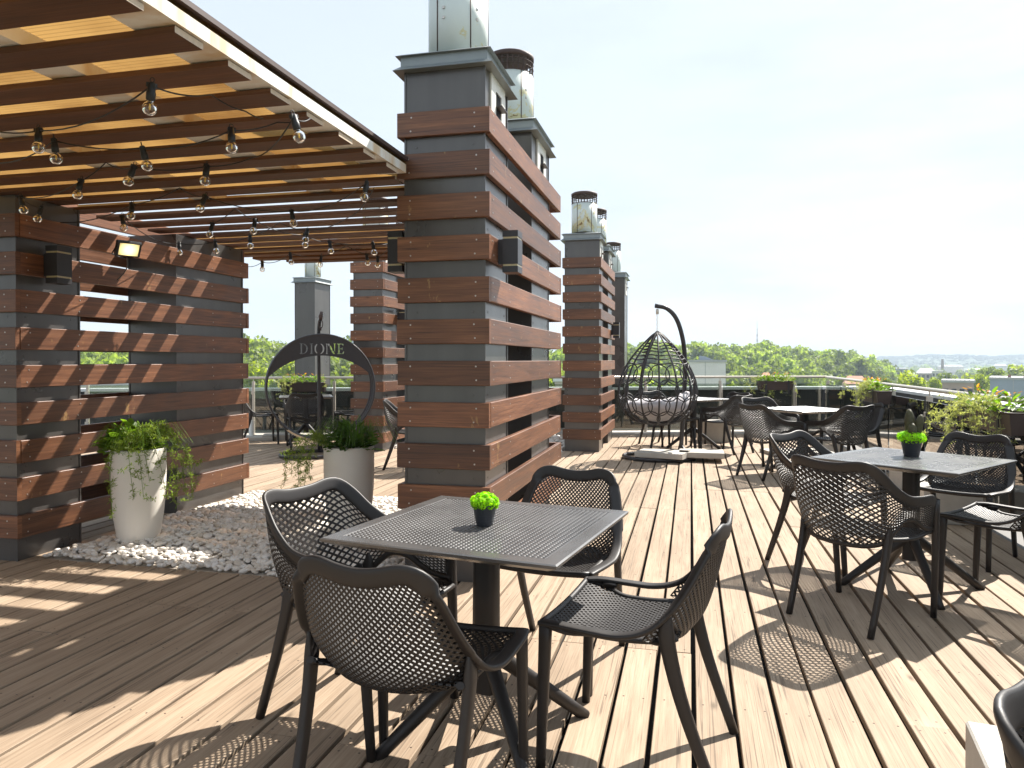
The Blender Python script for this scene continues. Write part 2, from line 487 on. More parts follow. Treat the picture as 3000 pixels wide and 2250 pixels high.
def tag(o, label, cat, group=None):
    o['label'] = label; o['category'] = cat
    if group: o['group'] = group
    return o
def kind(o, k):
    o['kind'] = k
    return o
def thing(name, label, cat, loc=(0, 0, 0), rz=0.0, group=None):
    o = bpy.data.objects.new(name, None)
    o.empty_display_size = 0.1
    COL.objects.link(o)
    o.location = loc; o.rotation_euler = (0, 0, rz)
    return tag(o, label, cat, group)
def copy_tree(o, loc, rz, label, parent=None):
    c = o.copy(); COL.objects.link(c)
    if parent is None:
        c.location = loc; c.rotation_euler = (0, 0, rz); c['label'] = label
    else:
        c.parent = parent
    for ch in [x for x in bpy.data.objects if x.parent == o]:
        copy_tree(ch, None, None, None, c)
    return c
def spline(pts, n):
    """Catmull-Rom through pts, n samples"""
    P = [Vector(p) for p in pts]
    P = [P[0] * 2 - P[1]] + P + [P[-1] * 2 - P[-2]]
    out = []
    segs = len(P) - 3
    for k in range(n):
        u = k / (n - 1) * segs
        i = min(int(u), segs - 1); t = u - i
        a, b, c, d = P[i:i + 4]
        out.append(0.5 * ((2 * b) + (c - a) * t + (2 * a - 5 * b + 4 * c - d) * t * t + (3 * b - a - 3 * c + d) * t ** 3))
    return out
def lerp(a, b, t): return a + (b - a) * t
def sstep(x): x = max(0, min(1, x)); return x * x * (3 - 2 * x)

# ================================================================ deck and ground of the terrace
def rail_y(x): return 14.2 + 0.325 * (x - 2.33)
BEDS = [(-4.17, -1.66, 3.93, 6.36), (-4.35, -1.76, 10.0, 12.1)]
deck = MB()
pitch, wd = 0.1485, 0.131
heads = []
for k in range(-62, 16):
    xa = 0.0136 + pitch * k + 0.0087
    xb = xa + wd
    if xb > 2.36: continue
    xc = (xa + xb) / 2
    y1 = rail_y(xc) - 0.30
    cuts = []
    for (a, b, c, d) in BEDS:
        if a < xc < b: cuts.append((c, d))
    spans = []; cur = -1.6
    for c, d in sorted(cuts):
        if d < y1: spans.append((cur, c)); cur = d
    spans.append((cur, y1))
    grp = (k // 5) % 3
    for (s0, s1) in spans:
        js = [y for y in np.arange(-2 + grp * 1.07 + (0.6 if k % 2 and grp == 1 else 0), 16, 3.2) if s0 + 0.3 < y < s1 - 0.3]
        ys = [s0] + js + [s1]
        for a, b in zip(ys[:-1], ys[1:]):
            dz = random.uniform(-0.0015, 0.0015)
            dx = random.uniform(-0.002, 0.002)
            deck.box((xa + dx, a + 0.0015, -0.03), (xb + dx + random.uniform(-0.002, 0.002), b - 0.0015, dz), bev=0.0025)
            if b > -0.5:
                for yy in [a + 0.04, b - 0.04] + [y for y in np.arange(-1.0, 9.5, 0.55) if a + 0.1 < y < b - 0.1]:
                    if yy < 9.5:
                        for fx in (0.028, wd - 0.028):
                            heads.append((xa + fx + random.uniform(-.004, .004), yy + random.uniform(-.01, .01), dz))
for p in heads:
    deck.disc(p, 0.0045, (0, 0, 1), 5, 1, 0.0008)
kind(deck.build('deck', [M['deck'], M['screwdark']]), 'structure')
b = MB(); b.add([(-12, -3, -0.06), (2.36, -3, -0.06), (2.36, 16, -0.06), (-12, 16, -0.06)], [(0, 1, 2, 3)])
kind(b.build('deck_underlay', M['under']), 'structure')
b = MB(); b.add([(2.24, -3, -0.02), (4.4, -3, -0.02), (4.4, 17, -0.02), (2.24, 17, -0.02)], [(0, 1, 2, 3)])
kind(b.build('terrace_roof', M['membrane']), 'structure')

# strip between deck end and back railing
b = MB()
dv = Vector((1, 0.325, 0)).normalized(); nvv = Vector((-dv.y, dv.x, 0))
def along(s, o=0.0, z=0.0):           # s metres along the back railing from the corner (towards the left), o outwards
    p = Vector((2.33, 14.2, 0)) - dv * s + nvv * o
    return Vector((p.x, p.y, z))
b.add([along(-1, -0.28, 0.03), along(13, -0.28, 0.03), along(13, 2.2, 0.03), along(-1, 2.2, 0.03), along(-1, -0.28, -0.08), along(13, -0.28, -0.08)], [(3, 2, 1, 0), (0, 1, 5, 4)])
kind(b.build('kerb_strip', M['concrete']), 'structure')

# gravel beds
def np_mesh(name, V, F, mat, tint=None, smooth=False, parent=None):
    me = bpy.data.meshes.new(name)
    V = np.asarray(V, np.float32); F = np.asarray(F, np.int32)
    nf, k = F.shape
    me.vertices.add(len(V)); me.vertices.foreach_set('co', V.ravel())
    me.loops.add(nf * k); me.loops.foreach_set('vertex_index', F.ravel())
    me.polygons.add(nf)
    me.polygons.foreach_set('loop_start', np.arange(0, nf * k, k, dtype=np.int32))
    me.polygons.foreach_set('loop_total', np.full(nf, k, np.int32))
    me.materials.append(mat)
    if smooth: me.polygons.foreach_set('use_smooth', np.ones(nf, bool))
    if tint is not None:
        at = me.attributes.new('tint', 'FLOAT', 'FACE'); at.data.foreach_set('value', np.asarray(tint, np.float32))
    me.update(calc_edges=True)
    o = bpy.data.objects.new(name, me); COL.objects.link(o)
    if parent: o.parent = parent
    return o
bm = bmesh.new(); bmesh.ops.create_icosphere(bm, subdivisions=2, radius=1)
ICO_V = np.array([v.co[:] for v in bm.verts]); ICO_F = np.array([[v.index for v in f.verts] for f in bm.faces]); bm.free()
def rand_rot(n):
    q = rng.normal(size=(n, 4)); q /= np.linalg.norm(q, axis=1)[:, None]
    a, b, c, d = q.T
    return np.stack([np.stack([1 - 2 * (c * c + d * d), 2 * (b * c - a * d), 2 * (b * d + a * c)], -1), np.stack([2 * (b * c + a * d), 1 - 2 * (b * b + d * d), 2 * (c * d - a * b)], -1), np.stack([2 * (b * d - a * c), 2 * (c * d + a * b), 1 - 2 * (b * b + c * c)], -1)], 1)
def pebbles(name, x0, x1, y0, y1, n, label=None, size=0.024):
    g = int(math.sqrt(n * (x1 - x0) / (y1 - y0))); h = int(n / g)
    X, Y = np.meshgrid((np.arange(g) + .5) / g, (np.arange(h) + .5) / h)
    P = np.stack([X.ravel(), Y.ravel()], 1); n = len(P)
    P += rng.uniform(-.55, .55, (n, 2)) / np.array([g, h])
    px = x0 + 0.02 + np.clip(P[:, 0], 0, 1) * (x1 - x0 - 0.04); py = y0 + 0.025 + np.clip(P[:, 1], 0, 1) * (y1 - y0 - 0.05)
    edge = np.minimum(np.minimum(px - x0, x1 - px), np.minimum(py - y0, y1 - py))
    hz = 0.045 * np.clip(edge / 0.30, 0, 1) + 0.012 * np.sin(px * 5.1 + 1) * np.cos(py * 4.3) + rng.uniform(-0.012, 0.014, n)
    sc = size * rng.uniform(0.62, 1.35, n)[:, None] * np.stack([rng.uniform(.9, 1.3, n), rng.uniform(.75, 1.05, n), rng.uniform(.5, .75, n)], 1)
    Rm = rand_rot(n)
    tilt = rng.uniform(-0.35, 0.35, (n, 2)); an = rng.uniform(0, 2 * PI, n)
    ca, sa = np.cos(an), np.sin(an)
    base = ICO_V[None] * sc[:, None, :]
    base = base + 0.10 * sc[:, None, :] * np.sin(np.einsum('nij,vj->nvi', Rm, ICO_V) * 2.6)
    x = base[..., 0] * ca[:, None] - base[..., 1] * sa[:, None]; y = base[..., 0] * sa[:, None] + base[..., 1] * ca[:, None]
    z = base[..., 2] + x * tilt[:, :1] + y * tilt[:, 1:]
    V = np.stack([x + px[:, None], y + py[:, None], z + (hz + 0.008)[:, None]], -1).reshape(-1, 3)
    F = (ICO_F[None] + (np.arange(n) * len(ICO_V))[:, None, None]).reshape(-1, 3)
    t = np.repeat(rng.beta(2.2, 1.5, n), len(ICO_F))
    return kind(np_mesh(name, V, F, M['pebble'], t, True), 'stuff')
pebbles('pebbles', -4.17, -1.66, 3.93, 6.36, 6000, size=0.0215)
pebbles('pebbles', -4.35, -1.76, 10.0, 12.1, 1500, size=0.032)
b = MB()
for (x0, x1, y0, y1) in BEDS:
    b.add([(x0, y0, -0.012), (x1, y0, -0.012), (x1, y1, -0.012), (x0, y1, -0.012)], [(0, 1, 2, 3)])
    b.add([(x0 + .2, y0 + .2, 0.028), (x1 - .2, y0 + .2, 0.028), (x1 - .2, y1 - .2, 0.028), (x0 + .2, y1 - .2, 0.028)], [(0, 1, 2, 3)])
kind(b.build('gravel_bed', simple('gravel_base', (0.55, 0.50, 0.43), 0.9)), 'structure')

# ================================================================ flue pillars clad with boards
def flue(parent, x0, x1, y0, y1, ztop, z0=0.0, pipe=True, grille=True, cage=True, pr=0.185, ph=0.42):
    c = MB()
    c.box((x0, y0, z0), (x1, y1, ztop), tint=.5)
    for (cx, cy_) in ((x0, y0), (x1, y0), (x1, y1), (x0, y1)):
        c.box((cx - 0.006, cy_ - 0.006, z0 + 0.001), (cx + 0.006, cy_ + 0.006, ztop - 0.002), tint=.5)
    nz_ = int((ztop - z0) / 0.49)
    for q in range(nz_):
        s = c
        zz = z0 + 0.12 + q * 0.489
        for yy in (y0 + 0.07, y1 - 0.07): s.disc((x1, yy, zz), 0.008, (1, 0, 0), 6)
        for xx in (x0 + 0.07, x1 - 0.07): s.disc((xx, y0, zz), 0.008, (0, -1, 0), 6)
    c.build('casing', M['casing'], parent)
    if not pipe: return
    k = MB()
    def flange(z, o, o2, dz):
        r0 = [(x0 - o, y0 - o), (x1 + o, y0 - o), (x1 + o, y1 + o), (x0 - o, y1 + o)]
        r1 = [(x0 - o2, y0 - o2), (x1 + o2, y0 - o2), (x1 + o2, y1 + o2), (x0 - o2, y1 + o2)]
        v = [(*p, z) for p in r0] + [(*p, z + dz) for p in r1]
        v2 = [(*p, z + 0.006) for p in r0]
        k.add(v, [(0, 1, 2, 3)[::-1]] + [(i, (i + 1) % 4, 4 + (i + 1) % 4, 4 + i) for i in range(4)] + [(4, 5, 6, 7)])
    k.box((x0 - 0.022, y0 - 0.022, ztop), (x1 + 0.022, y1 + 0.022, ztop + 0.075), tint=.5)
    flange(ztop - 0.022, 0.060, 0.026, 0.030)
    flange(ztop + 0.066, 0.048, 0.020, 0.016)
    cap = k.build('flue_cap', M['cap'], parent)
    cx, cy_ = (x0 + x1) / 2, (y0 + y1) / 2
    zb = ztop + 0.085
    p = MB()
    n = 28
    p.lathe([(pr - 0.03, zb - 0.01), (pr - 0.03, zb + 0.035), (pr - 0.02, zb + 0.04)], (cx, cy_, 0), n, 1, cap=False)
    p.lathe([(pr - 0.012, zb + 0.028), (pr, zb + 0.03), (pr, zb + 0.03 + ph), (pr - 0.012, zb + 0.03 + ph)], (cx, cy_, 0), n, 0)
    for an in (-2.0, -0.85, 0.35):
        dx, dy = math.cos(an), math.sin(an)
        p.sweep([(cx + dx * (pr + .001), cy_ + dy * (pr + .001), zb + 0.03), (cx + dx * (pr + .001), cy_ + dy * (pr + .001), zb + 0.03 + ph)], 0.004, 0.003, 6, mi=1)
    for an in (-1.75, -0.6):
        dx, dy = math.cos(an), math.sin(an)
        for zz in (0.24, 0.30): p.disc((cx + dx * pr, cy_ + dy * pr, zb + zz), 0.011, (dx, dy, 0), 8, 2, 0.004)
    pipe_o = p.build('vent_pipe', [M['pipe'], M['rust'], M['screw']], parent)
    if cage:
        g_ = MB(); zc = zb + 0.03 + ph
        for q in range(26):
            an = 2 * PI * q / 26; dx, dy = math.cos(an) * (pr - .005), math.sin(an) * (pr - .005)
            g_.box((cx + dx - 0.004, cy_ + dy - 0.004, zc), (cx + dx + 0.004, cy_ + dy + 0.004, zc + 0.13), tint=.5)
        for zz in (0.0, 0.05, 0.09):
            g_.sweep([(cx + math.cos(a) * pr, cy_ + math.sin(a) * pr, zc + zz) for a in np.linspace(0, 2 * PI, 24, endpoint=False)], 0.004, None, 5, closed=True)
        g_.lathe([(pr + .004, zc + 0.115), (pr + .006, zc + 0.15), (pr - .02, zc + 0.165), (0.01, zc + 0.17)], (cx, cy_, 0), 28)
        g_.build('vent_cage', M['rust'], pipe_o)
    if grille:
        f = MB(); yc = (y0 + y1) / 2 + 0.01; zc = ztop - 0.155
        for (ya, yb, za, zb_) in ((-.165, .165, .06, .17), (-.165, .165, -.17, -.085), (-.165, -.06, -.085, .06), (.075, .165, -.085, .06)):
            f.box((x1 + 0.0005, yc + ya, zc + za), (x1 + 0.012, yc + yb, zc + zb_), tint=.5)
        gr = f.build('grille_frame', M['white'], parent)
        f = MB(); f.box((x1 + 0.0006, yc - .06, zc - .085), (x1 + 0.003, yc + .075, zc + .06), tint=.5)
        f.box((x1 + 0.003, yc - .06, zc - .035), (x1 + 0.05, yc + .075, zc - .028), tint=.5)
        for q in range(5): f.box((x1 + 0.003, yc - .055 + q * .028, zc - .085), (x1 + 0.009, yc - .05 + q * .028, zc + .06), tint=.5)
        f.build('louvre', M['darkmetal'], gr)

def cladding(parent, bx0, bx1, by0, by1, tops, ends_front=True):
    f = MB(); r = MB(); k = MB(); l = MB()
    T = 0.034; H = 0.145
    for z in tops:
        j = [random.uniform(-0.004, 0.004) for _ in range(8)]
        f.box((bx0 + j[0], by0, z - H), (bx1 + j[1], by0 + T, z), bev=0.003)
        r.box((bx1 - T, by0 + T + 0.001, z - H + j[2] * .5), (bx1 + j[3] * .4, by1 - T - .001, z + j[2] * .5), bev=0.003)
        k.box((bx0 + j[4], by1 - T, z - H), (bx1 + j[5], by1, z), bev=0.003)
        l.box((bx0, by0 + T + 0.001, z - H), (bx0 + T, by1 - T - .001, z), bev=0.003)
        for xx in (bx0 + 0.08, bx1 - 0.085):
            for dz in (0.032, 0.112): f.disc((xx + random.uniform(-.01, .01), by0, z - dz), 0.0055, (0, -1, 0), 6, 1, 0.0015)
        for yy in (by0 + 0.09, by0 + 0.5, by1 - 0.55, by1 - 0.12):
            for dz in (0.032, 0.112): r.disc((bx1, yy + random.uniform(-.015, .015), z - dz), 0.0055, (1, 0, 0), 6, 1, 0.0025)
    for mb in (f, r, k, l): mb.build('board_cladding', [M['board'], M['screw']], parent)

def pillar(label, x0, x1, bodies, bx, by, tops, ztop, pipe=True):
    t = thing('flue_pillar', label, 'pillar', ((x0 + x1) / 2, by[0], 0), 0, 'flue pillars clad in brown boards')
    mi = Matrix.Translation(t.location)
    for n_, (y0, y1) in enumerate(bodies): flue(t, x0, x1, y0, y1, ztop, pipe=pipe)
    cladding(t, bx[0], bx[1], by[0], by[1], tops)
    for ch in t.children: ch.matrix_parent_inverse = Matrix.Translation(-t.location)
    return t
topsA = [2.767 - 0.2446 * k for k in range(11)]
topsL = [2.245 - 0.2433 * k for k in range(9)]
pillar('tall brown slatted pillar with white vent pipes beside the front table', -1.655, -1.165, [(4.105, 4.63), (5.38, 6.06)], (-1.695, -1.128), (4.07, 6.47), topsA, 3.035)
t_ = pillar('slatted flue wall under the wooden roof, striped with sunlight', -4.70, -4.232, [(3.835, 4.335), (5.35, 6.29)], (-4.74, -4.196), (3.80, 6.34), topsL, 2.371, pipe=False)
b = MB(); b.box((-4.74, 3.84, 2.252), (-4.706, 6.30, 2.368), bev=.003); b.box((-4.74, 3.84, 2.395), (-4.706, 6.30, 2.535), bev=.003); b.box((-4.70, 6.31, 2.252), (-4.24, 6.338, 2.368), bev=.003)
o_ = b.build('board_cladding', M['board'], t_); o_.matrix_parent_inverse = Matrix.Translation(-t_.location)
pillar('smaller slatted pillar directly left of the hanging egg chair', -1.748, -1.265, [(10.375, 10.85), (11.52, 12.15)], (-1.78, -1.23), (10.34, 12.30), [z - 0.004 for z in topsA], 3.03)
pillar('slatted pillar behind the round swing, seen past the roof end', -4.725, -4.285, [(9.735, 10.25), (10.9, 11.6)], (-4.765, -4.25), (9.70, 11.75), [z - 0.06 for z in topsA], 2.98)
for lab, x0, x1, y0, y1, zt, z0 in (('plain grey sheet metal flue behind the hanging egg chair', -1.70, -1.205, 13.79, 14.42, 2.87, -0.4), ('plain grey sheet metal flue rising behind the round swing', -7.335, -6.925, 12.6, 13.2, 2.80, -0.4)):
    t = thing('metal_flue', lab, 'flue', (0, 0, 0)); flue(t, x0, x1, y0, y1, zt, z0, grille=x0 > -3, pr=0.15, ph=0.40)

def wall_lamp(x, y, z, d, label):
    """box lamp with two clear bands, on a wall whose normal is d * X"""
    t = thing('wall_lamp', label, 'lamp', (x, y, z), 0, 'box lamps on the pillars')
    b = MB(); b.box((0.0, -0.045, -0.075), (d * 0.03, 0.045, 0.075), tint=.5); b.build('mount', M['darkmetal'], t)
    b = MB()
    for za, zb in ((-0.125, -0.088), (-0.076, 0.076), (0.088, 0.125)): b.box((d * 0.030, -0.06, za), (d * 0.125, 0.06, zb), tint=.5)
    b.build('housing', M['darkmetal'], t)
    for za in (-0.088, 0.076):
        b = MB(); b.box((d * 0.034, -0.056, za), (d * 0.121, 0.056, za + 0.012), tint=.5); b.build('lens_band', M['bulbband'], t)
M['bulbband'] = simple('clear_band', (0.55, 0.45, 0.25), 0.2, 0.2, 20)
wall_lamp(-4.196, 4.055, 1.94, 1, 'box lamp on the sun striped slatted wall under the roof')
wall_lamp(-1.126, 4.31, 1.955, 1, 'box lamp on the sunny side of the tall front pillar')
wall_lamp(-1.697, 4.28, 1.975, -1, 'dark box lamp on the shaded roof side of the front pillar')
wall_lamp(-1.228, 11.75, 1.78, 1, 'box lamp on the pillar next to the hanging egg chair')
wall_lamp(-4.248, 10.25, 1.93, 1, 'box lamp on the pillar behind the round swing')

# ================================================================ pergola
pg = thing('pergola', 'wooden slatted pergola roof with amber sheeting and white edge beam', 'pergola', (0, 0, 0))
for k in range(-8, 19):
    y0 = 2.063 + 0.2845 * k
    xr = -1.632 if y0 < 3.88 else -1.702
    xl = -5.6 if y0 < 3.6 else (-4.37 if y0 < 6.3 else -4.50)
    if k == 18: xl = -4.30
    b = MB(); b.box((xl + random.uniform(-.02, .02), y0 + random.uniform(-.004, .004), 2.375 + random.uniform(-.002, .002)), (xr + random.uniform(-.006, .003), y0 + 0.147, 2.396), bev=0.002, endmi=1)
    b.build('rafter', [M['rafter'], M['endgrain']], pg)
b = MB(); b.box((-1.70, -0.5, 2.400), (-1.622, 4.03, 2.450)); b.build('edge_beam', M['fascia'], pg)
b = MB(); b.box((-1.80, -0.5, 2.4015), (-1.701, 4.03, 2.412)); b.build('beam_flange', M['fascia'], pg)
for xa in (-2.42, -3.30):
    for ya, yb in ((-0.5, 4.49), (6.13, 7.3)):
        b = MB(); b.box((xa, ya, 2.400), (xa + 0.16, yb, 2.455)); b.build('purlin', M['fascia'], pg)
def sheet(y0, y1):
    b = MB(); n = int((y1 - y0) / 0.0125); vs = []; fs = []
    for i in range(n + 1):
        y = y0 + (y1 - y0) * i / n; z = 2.470 + (0.0035 if i % 2 else 0.0)
        vs += [(-5.6, y, z), (-1.63, y, z)]
    for i in range(n): fs.append((2 * i, 2 * i + 1, 2 * i + 3, 2 * i + 2))
    b.add(vs, fs); return b.build('roof_sheet', M['sheet'], pg)
sheet(-0.5, 4.55); sheet(6.12, 7.35)
b = MB(); b.box((-1.66, -0.5, 2.476), (-1.615, 4.05, 2.496)); b.build('drip_edge', M['rust'], pg)
b = MB()
b.box((-4.4, 4.50, 2.402), (-1.71, 4.55, 2.45))
b.build('cross_batten', M['fascia'], pg)

# floodlight
fl = thing('floodlight', 'small lit floodlight on a bracket under the wooden roof', 'floodlight', (-4.06, 4.62, 2.125), R(-28))
rot = Matrix.Rotation(R(28), 4, 'Y')
b = MB(); b.box((-0.035, -0.085, -0.06), (0.0, 0.085, 0.06), mat=rot, bev=0.01)
for q in range(7): b.box((-0.05, -0.075 + q * 0.024, -0.05), (-0.036, -0.07 + q * 0.024, 0.05), mat=rot)
b.build('housing', M['darkmetal'], fl)
b = MB(); b.box((0.0005, -0.068, -0.045), (0.004, 0.068, 0.045), mat=rot); b.build('lens', M['lit'], fl)
b = MB()
b.sweep([(-0.02, -0.09, 0), (-0.08, -0.09, -0.03), (-0.12, 0.0, -0.05)], 0.009, 0.003, 6); b.sweep([(-0.02, 0.09, 0), (-0.08, 0.09, -0.03), (-0.12, 0.0, -0.05)], 0.009, 0.003, 6)
b.build('bracket', M['darkmetal'], fl)
b = MB(); b.sweep(spline([(-0.04, 0.0, -0.05), (-0.03, 0.0, -0.12), (-0.06, -0.02, -0.18), (-0.09, -0.05, -0.22)], 14), 0.004, None, 6); b.build('cord', M['casing'], fl)

# ================================================================ string lights
def unray(px, py, z):
    """where the sight line of the survey point meets the height z (used once to place the bulbs at their real spots)"""
    f, cyy = 2144.2, 1074.75
    x = (px - 1500) / f; u = -(py - cyy) / f
    cp, sp = math.cos(0.0094), math.sin(0.0094)
    y = cp + u * sp; zz = -sp + u * cp
    c, s = math.cos(YAW), math.sin(YAW)
    d = Vector((x * c - y * s, x * s + y * c, zz)); t = (z - CAM_H) / d.z
    return Vector((0, 0, CAM_H)) + d * t
def bulb_part(parent, p, tilt):
    """p: where the cable passes; socket hangs below"""
    b = MB()
    b.lathe([(0.009, 0.012), (0.013, 0.006), (0.014, -0.02), (0.016, -0.024), (0.0155, -0.048), (0.012, -0.052)], (0, 0, 0), 12)
    b.box((-0.016, -0.009, -0.006), (0.016, 0.009, 0.010))
    b.sweep([(0.008 * math.cos(a), 0, 0.020 + 0.008 * math.sin(a)) for a in np.linspace(0, 2 * PI, 10, endpoint=False)], 0.0018, None, 5, closed=True)
    s = b.build('socket', M['black'], parent); s.location = p; s.rotation_euler = tilt
    b = MB()
    prof = [(0.011, -0.052), (0.013, -0.056)] + [(0.0245 * math.sin(a), -0.079 - 0.0245 * math.cos(PI - a) * -1) for a in np.linspace(2.55, 0.05, 12)]
    prof = [(0.011, -0.052)] + [(0.0255 * math.sin(a), -0.0785 + 0.0255 * math.cos(a)) for a in np.linspace(0.45, PI - 0.03, 14)]
    b.lathe(prof, (0, 0, 0), 18, cap=False)
    bl = b.build('bulb', M['bulb'], s)
    b = MB(); b.lathe([(0.002, -0.052), (0.0035, -0.062), (0.0035, -0.080), (0.001, -0.084)], (0, 0, 0), 8)
    b.build('filament', M['filament'], s)
S1 = 1 / 1.8433
def string(label, nodes):
    """nodes: (x, y, kind) in survey pixels of the roof area; kind B = bulb, H = hook on a board, C = cable"""
    t = thing('string_light', label, 'string lights', (0, 0, 0), 0, 'strings of bulbs under the pergola')
    pts = []; bulbs = []
    for (x, y, k_) in nodes:
        if k_ == 'B':
            p = unray(x * S1, y * S1, 2.20) + Vector((0, 0, 0.078)); bulbs.append(p)
        elif k_ == 'H': p = unray(x * S1, y * S1, 2.368)
        else: p = unray(x * S1, y * S1, 2.30)
        pts.append(p)
    path = []
    for a, b_ in zip(pts[:-1], pts[1:]):
        for i in range(8):
            u = i / 8; q = a.lerp(b_, u); q.z -= 0.05 * (a - b_).length * 4 * u * (1 - u); path.append(q)
    path.append(pts[-1])
    b = MB(); b.sweep(path, 0.0032, None, 5); b.build('cable', M['black'], t)
    for p in bulbs: bulb_part(t, p, (random.uniform(-.3, .3), random.uniform(-.3, .3), random.uniform(0, 3)))
    return t
string('nearest string of clear bulbs under the front of the roof', [(-60, 700, 'C'), (208, 805, 'B'), (820, 582, 'B'), (1140, 510, 'H'), (1325, 600, 'H'), (1420, 640, 'H')])
string('second string of clear bulbs, looping at the white edge beam', [(-60, 875, 'C'), (293, 855, 'B'), (770, 893, 'B'), (1250, 803, 'B'), (1500, 660, 'H'), (1675, 640, 'H'), (1587, 738, 'B'), (1365, 850, 'C'), (1117, 982, 'B'), (723, 985, 'B'), (572, 877, 'H'), (437, 1055, 'B'), (113, 1137, 'B'), (225, 1187, 'B')])
string('third string of clear bulbs across the open part of the roof', [(225, 1187, 'C'), (715, 1172, 'B'), (970, 1015, 'H'), (1108, 1133, 'B'), (1575, 1205, 'B'), (1980, 1065, 'B'), (2020, 1015, 'H'), (1880, 1175, 'C'), (1660, 1298, 'B'), (1510, 1200, 'H'), (1350, 1330, 'B'), (1162, 1355, 'B'), (968, 1365, 'B'), (662, 1233, 'B')])
string('farthest string of clear bulbs along the end of the roof', [(1147, 1268, 'B'), (1270, 1125, 'H'), (1378, 1250, 'B'), (1646, 1322, 'B'), (1780, 1358, 'B'), (2013, 1363, 'B'), (2130, 1300, 'H'), (2040, 1432, 'B'), (1980, 1420, 'B'), (1870, 1325, 'H'), (1735, 1430, 'B'), (1567, 1415, 'B'), (1417, 1458, 'B'), (1322, 1478, 'B')])
# ================================================================ plastic chairs with lattice shells
def lattice(S, nu, nv, keep, th, inside=None):
    """perforated sheet over S(u,v): diamond cells with holes; both sides and the hole walls"""
    P = [[S(i / nu, j / nv) for j in range(nv + 1)] for i in range(nu + 1)]
    e = 1e-3
    Nn = [[None] * (nv + 1) for _ in range(nu + 1)]
    for i in range(nu + 1):
        for j in range(nv + 1):
            du = P[min(i + 1, nu)][j] - P[max(i - 1, 0)][j]; dv_ = P[i][min(j + 1, nv)] - P[i][max(j - 1, 0)]
            q = du.cross(dv_)
            Nn[i][j] = q.normalized() if q.length > 1e-12 else Vector((0, 0, 1))
    mb = MB(); idx = {}
    def vid(i, j):
        if (i, j) not in idx:
            p, n_ = P[i][j], Nn[i][j]
            mb.v.append(tuple(p + n_ * th)); mb.v.append(tuple(p - n_ * th)); idx[(i, j)] = len(mb.v) - 2
        return idx[(i, j)]
    for i in range(nu + 1):
        for j in range(nv + 1):
            if (i + j) % 2 == 0: continue
            c = [(i - 1, j), (i, j - 1), (i + 1, j), (i, j + 1)]
            c = [(a, b_) for a, b_ in c if 0 <= a <= nu and 0 <= b_ <= nv]
            if len(c) < 3: continue
            if inside and not inside(i / nu, j / nv): continue
            cen = sum((P[a][b_] for a, b_ in c), Vector()) / len(c); n_ = Nn[i][j]
            o = [vid(a, b_) for a, b_ in c]
            b0 = len(mb.v); m = len(c)
            for a, b_ in c:
                q = cen + (P[a][b_] - cen) * keep
                mb.v.append(tuple(q + n_ * th)); mb.v.append(tuple(q - n_ * th))
            for k in range(m):
                k2 = (k + 1) % m
                mb.face((o[k], o[k2], b0 + 2 * k2, b0 + 2 * k))
                mb.face((o[k2] + 1, o[k] + 1, b0 + 2 * k + 1, b0 + 2 * k2 + 1))
                mb.face((b0 + 2 * k, b0 + 2 * k2, b0 + 2 * k2 + 1, b0 + 2 * k + 1))
    return mb
def mirror(pts): return [(-p[0], p[1], p[2]) for p in pts][::-1]
class Curve:
    def __init__(s, pts, n=120):
        s.p = spline(pts, n); L = [0]
        for a, b in zip(s.p[:-1], s.p[1:]): L.append(L[-1] + (b - a).length)
        s.L = L; s.n = n
    def at(s, u):
        d = u * s.L[-1]
        lo, hi = 0, s.n - 1
        while hi - lo > 1:
            m = (lo + hi) // 2
            if s.L[m] <= d: lo = m
            else: hi = m
        t = (d - s.L[lo]) / max(1e-9, s.L[hi] - s.L[lo])
        return s.p[lo].lerp(s.p[hi], t)
def leg(mb, a, b, r0, r1, mid=None):
    pts = [a, Vector(a).lerp(Vector(b), 0.5) if mid is None else mid, b]
    pts = spline(pts, 9)
    mb.sweep(pts, [lerp(r0[0], r1[0], k / 8) for k in range(9)], [lerp(r0[1], r1[1], k / 8) for k in range(9)], 14, wdir=(0, 1, 0), ex=0.65)
def rearleg(mb, p):
    pts = spline(p, 14)
    mb.sweep(pts, [.004, .011, .018, .023] + [lerp(.025, .0155, k / 9) for k in range(10)], [.004, .007, .010, .012] + [lerp(.0145, .0135, k / 9) for k in range(10)], 14, wdir=(0, 1, 0), ex=0.65)
def seat_surface(hw, y0, y1, flush=False):
    def S(u, v):
        y = lerp(y0, y1, v)
        x = (u * 2 - 1) * hw(y)
        t = (y - y0) / (y1 - y0)
        z = 0.452 - 0.022 * math.sin(PI * min(1, t * 0.95)) - 0.012 * (1 - (u * 2 - 1) ** 2) - 0.02 * max(0, (0.12 - t) / 0.12) ** 2
        if flush: z += 0.016 + 0.02 * max(0, (0.12 - t) / 0.12) ** 2 - 0.010 * sstep(t / 0.4)
        if t > 0.8: z += 0.02 * ((t - 0.8) / 0.2) ** 2 - 0.0
        return Vector((x, y, z))
    return S
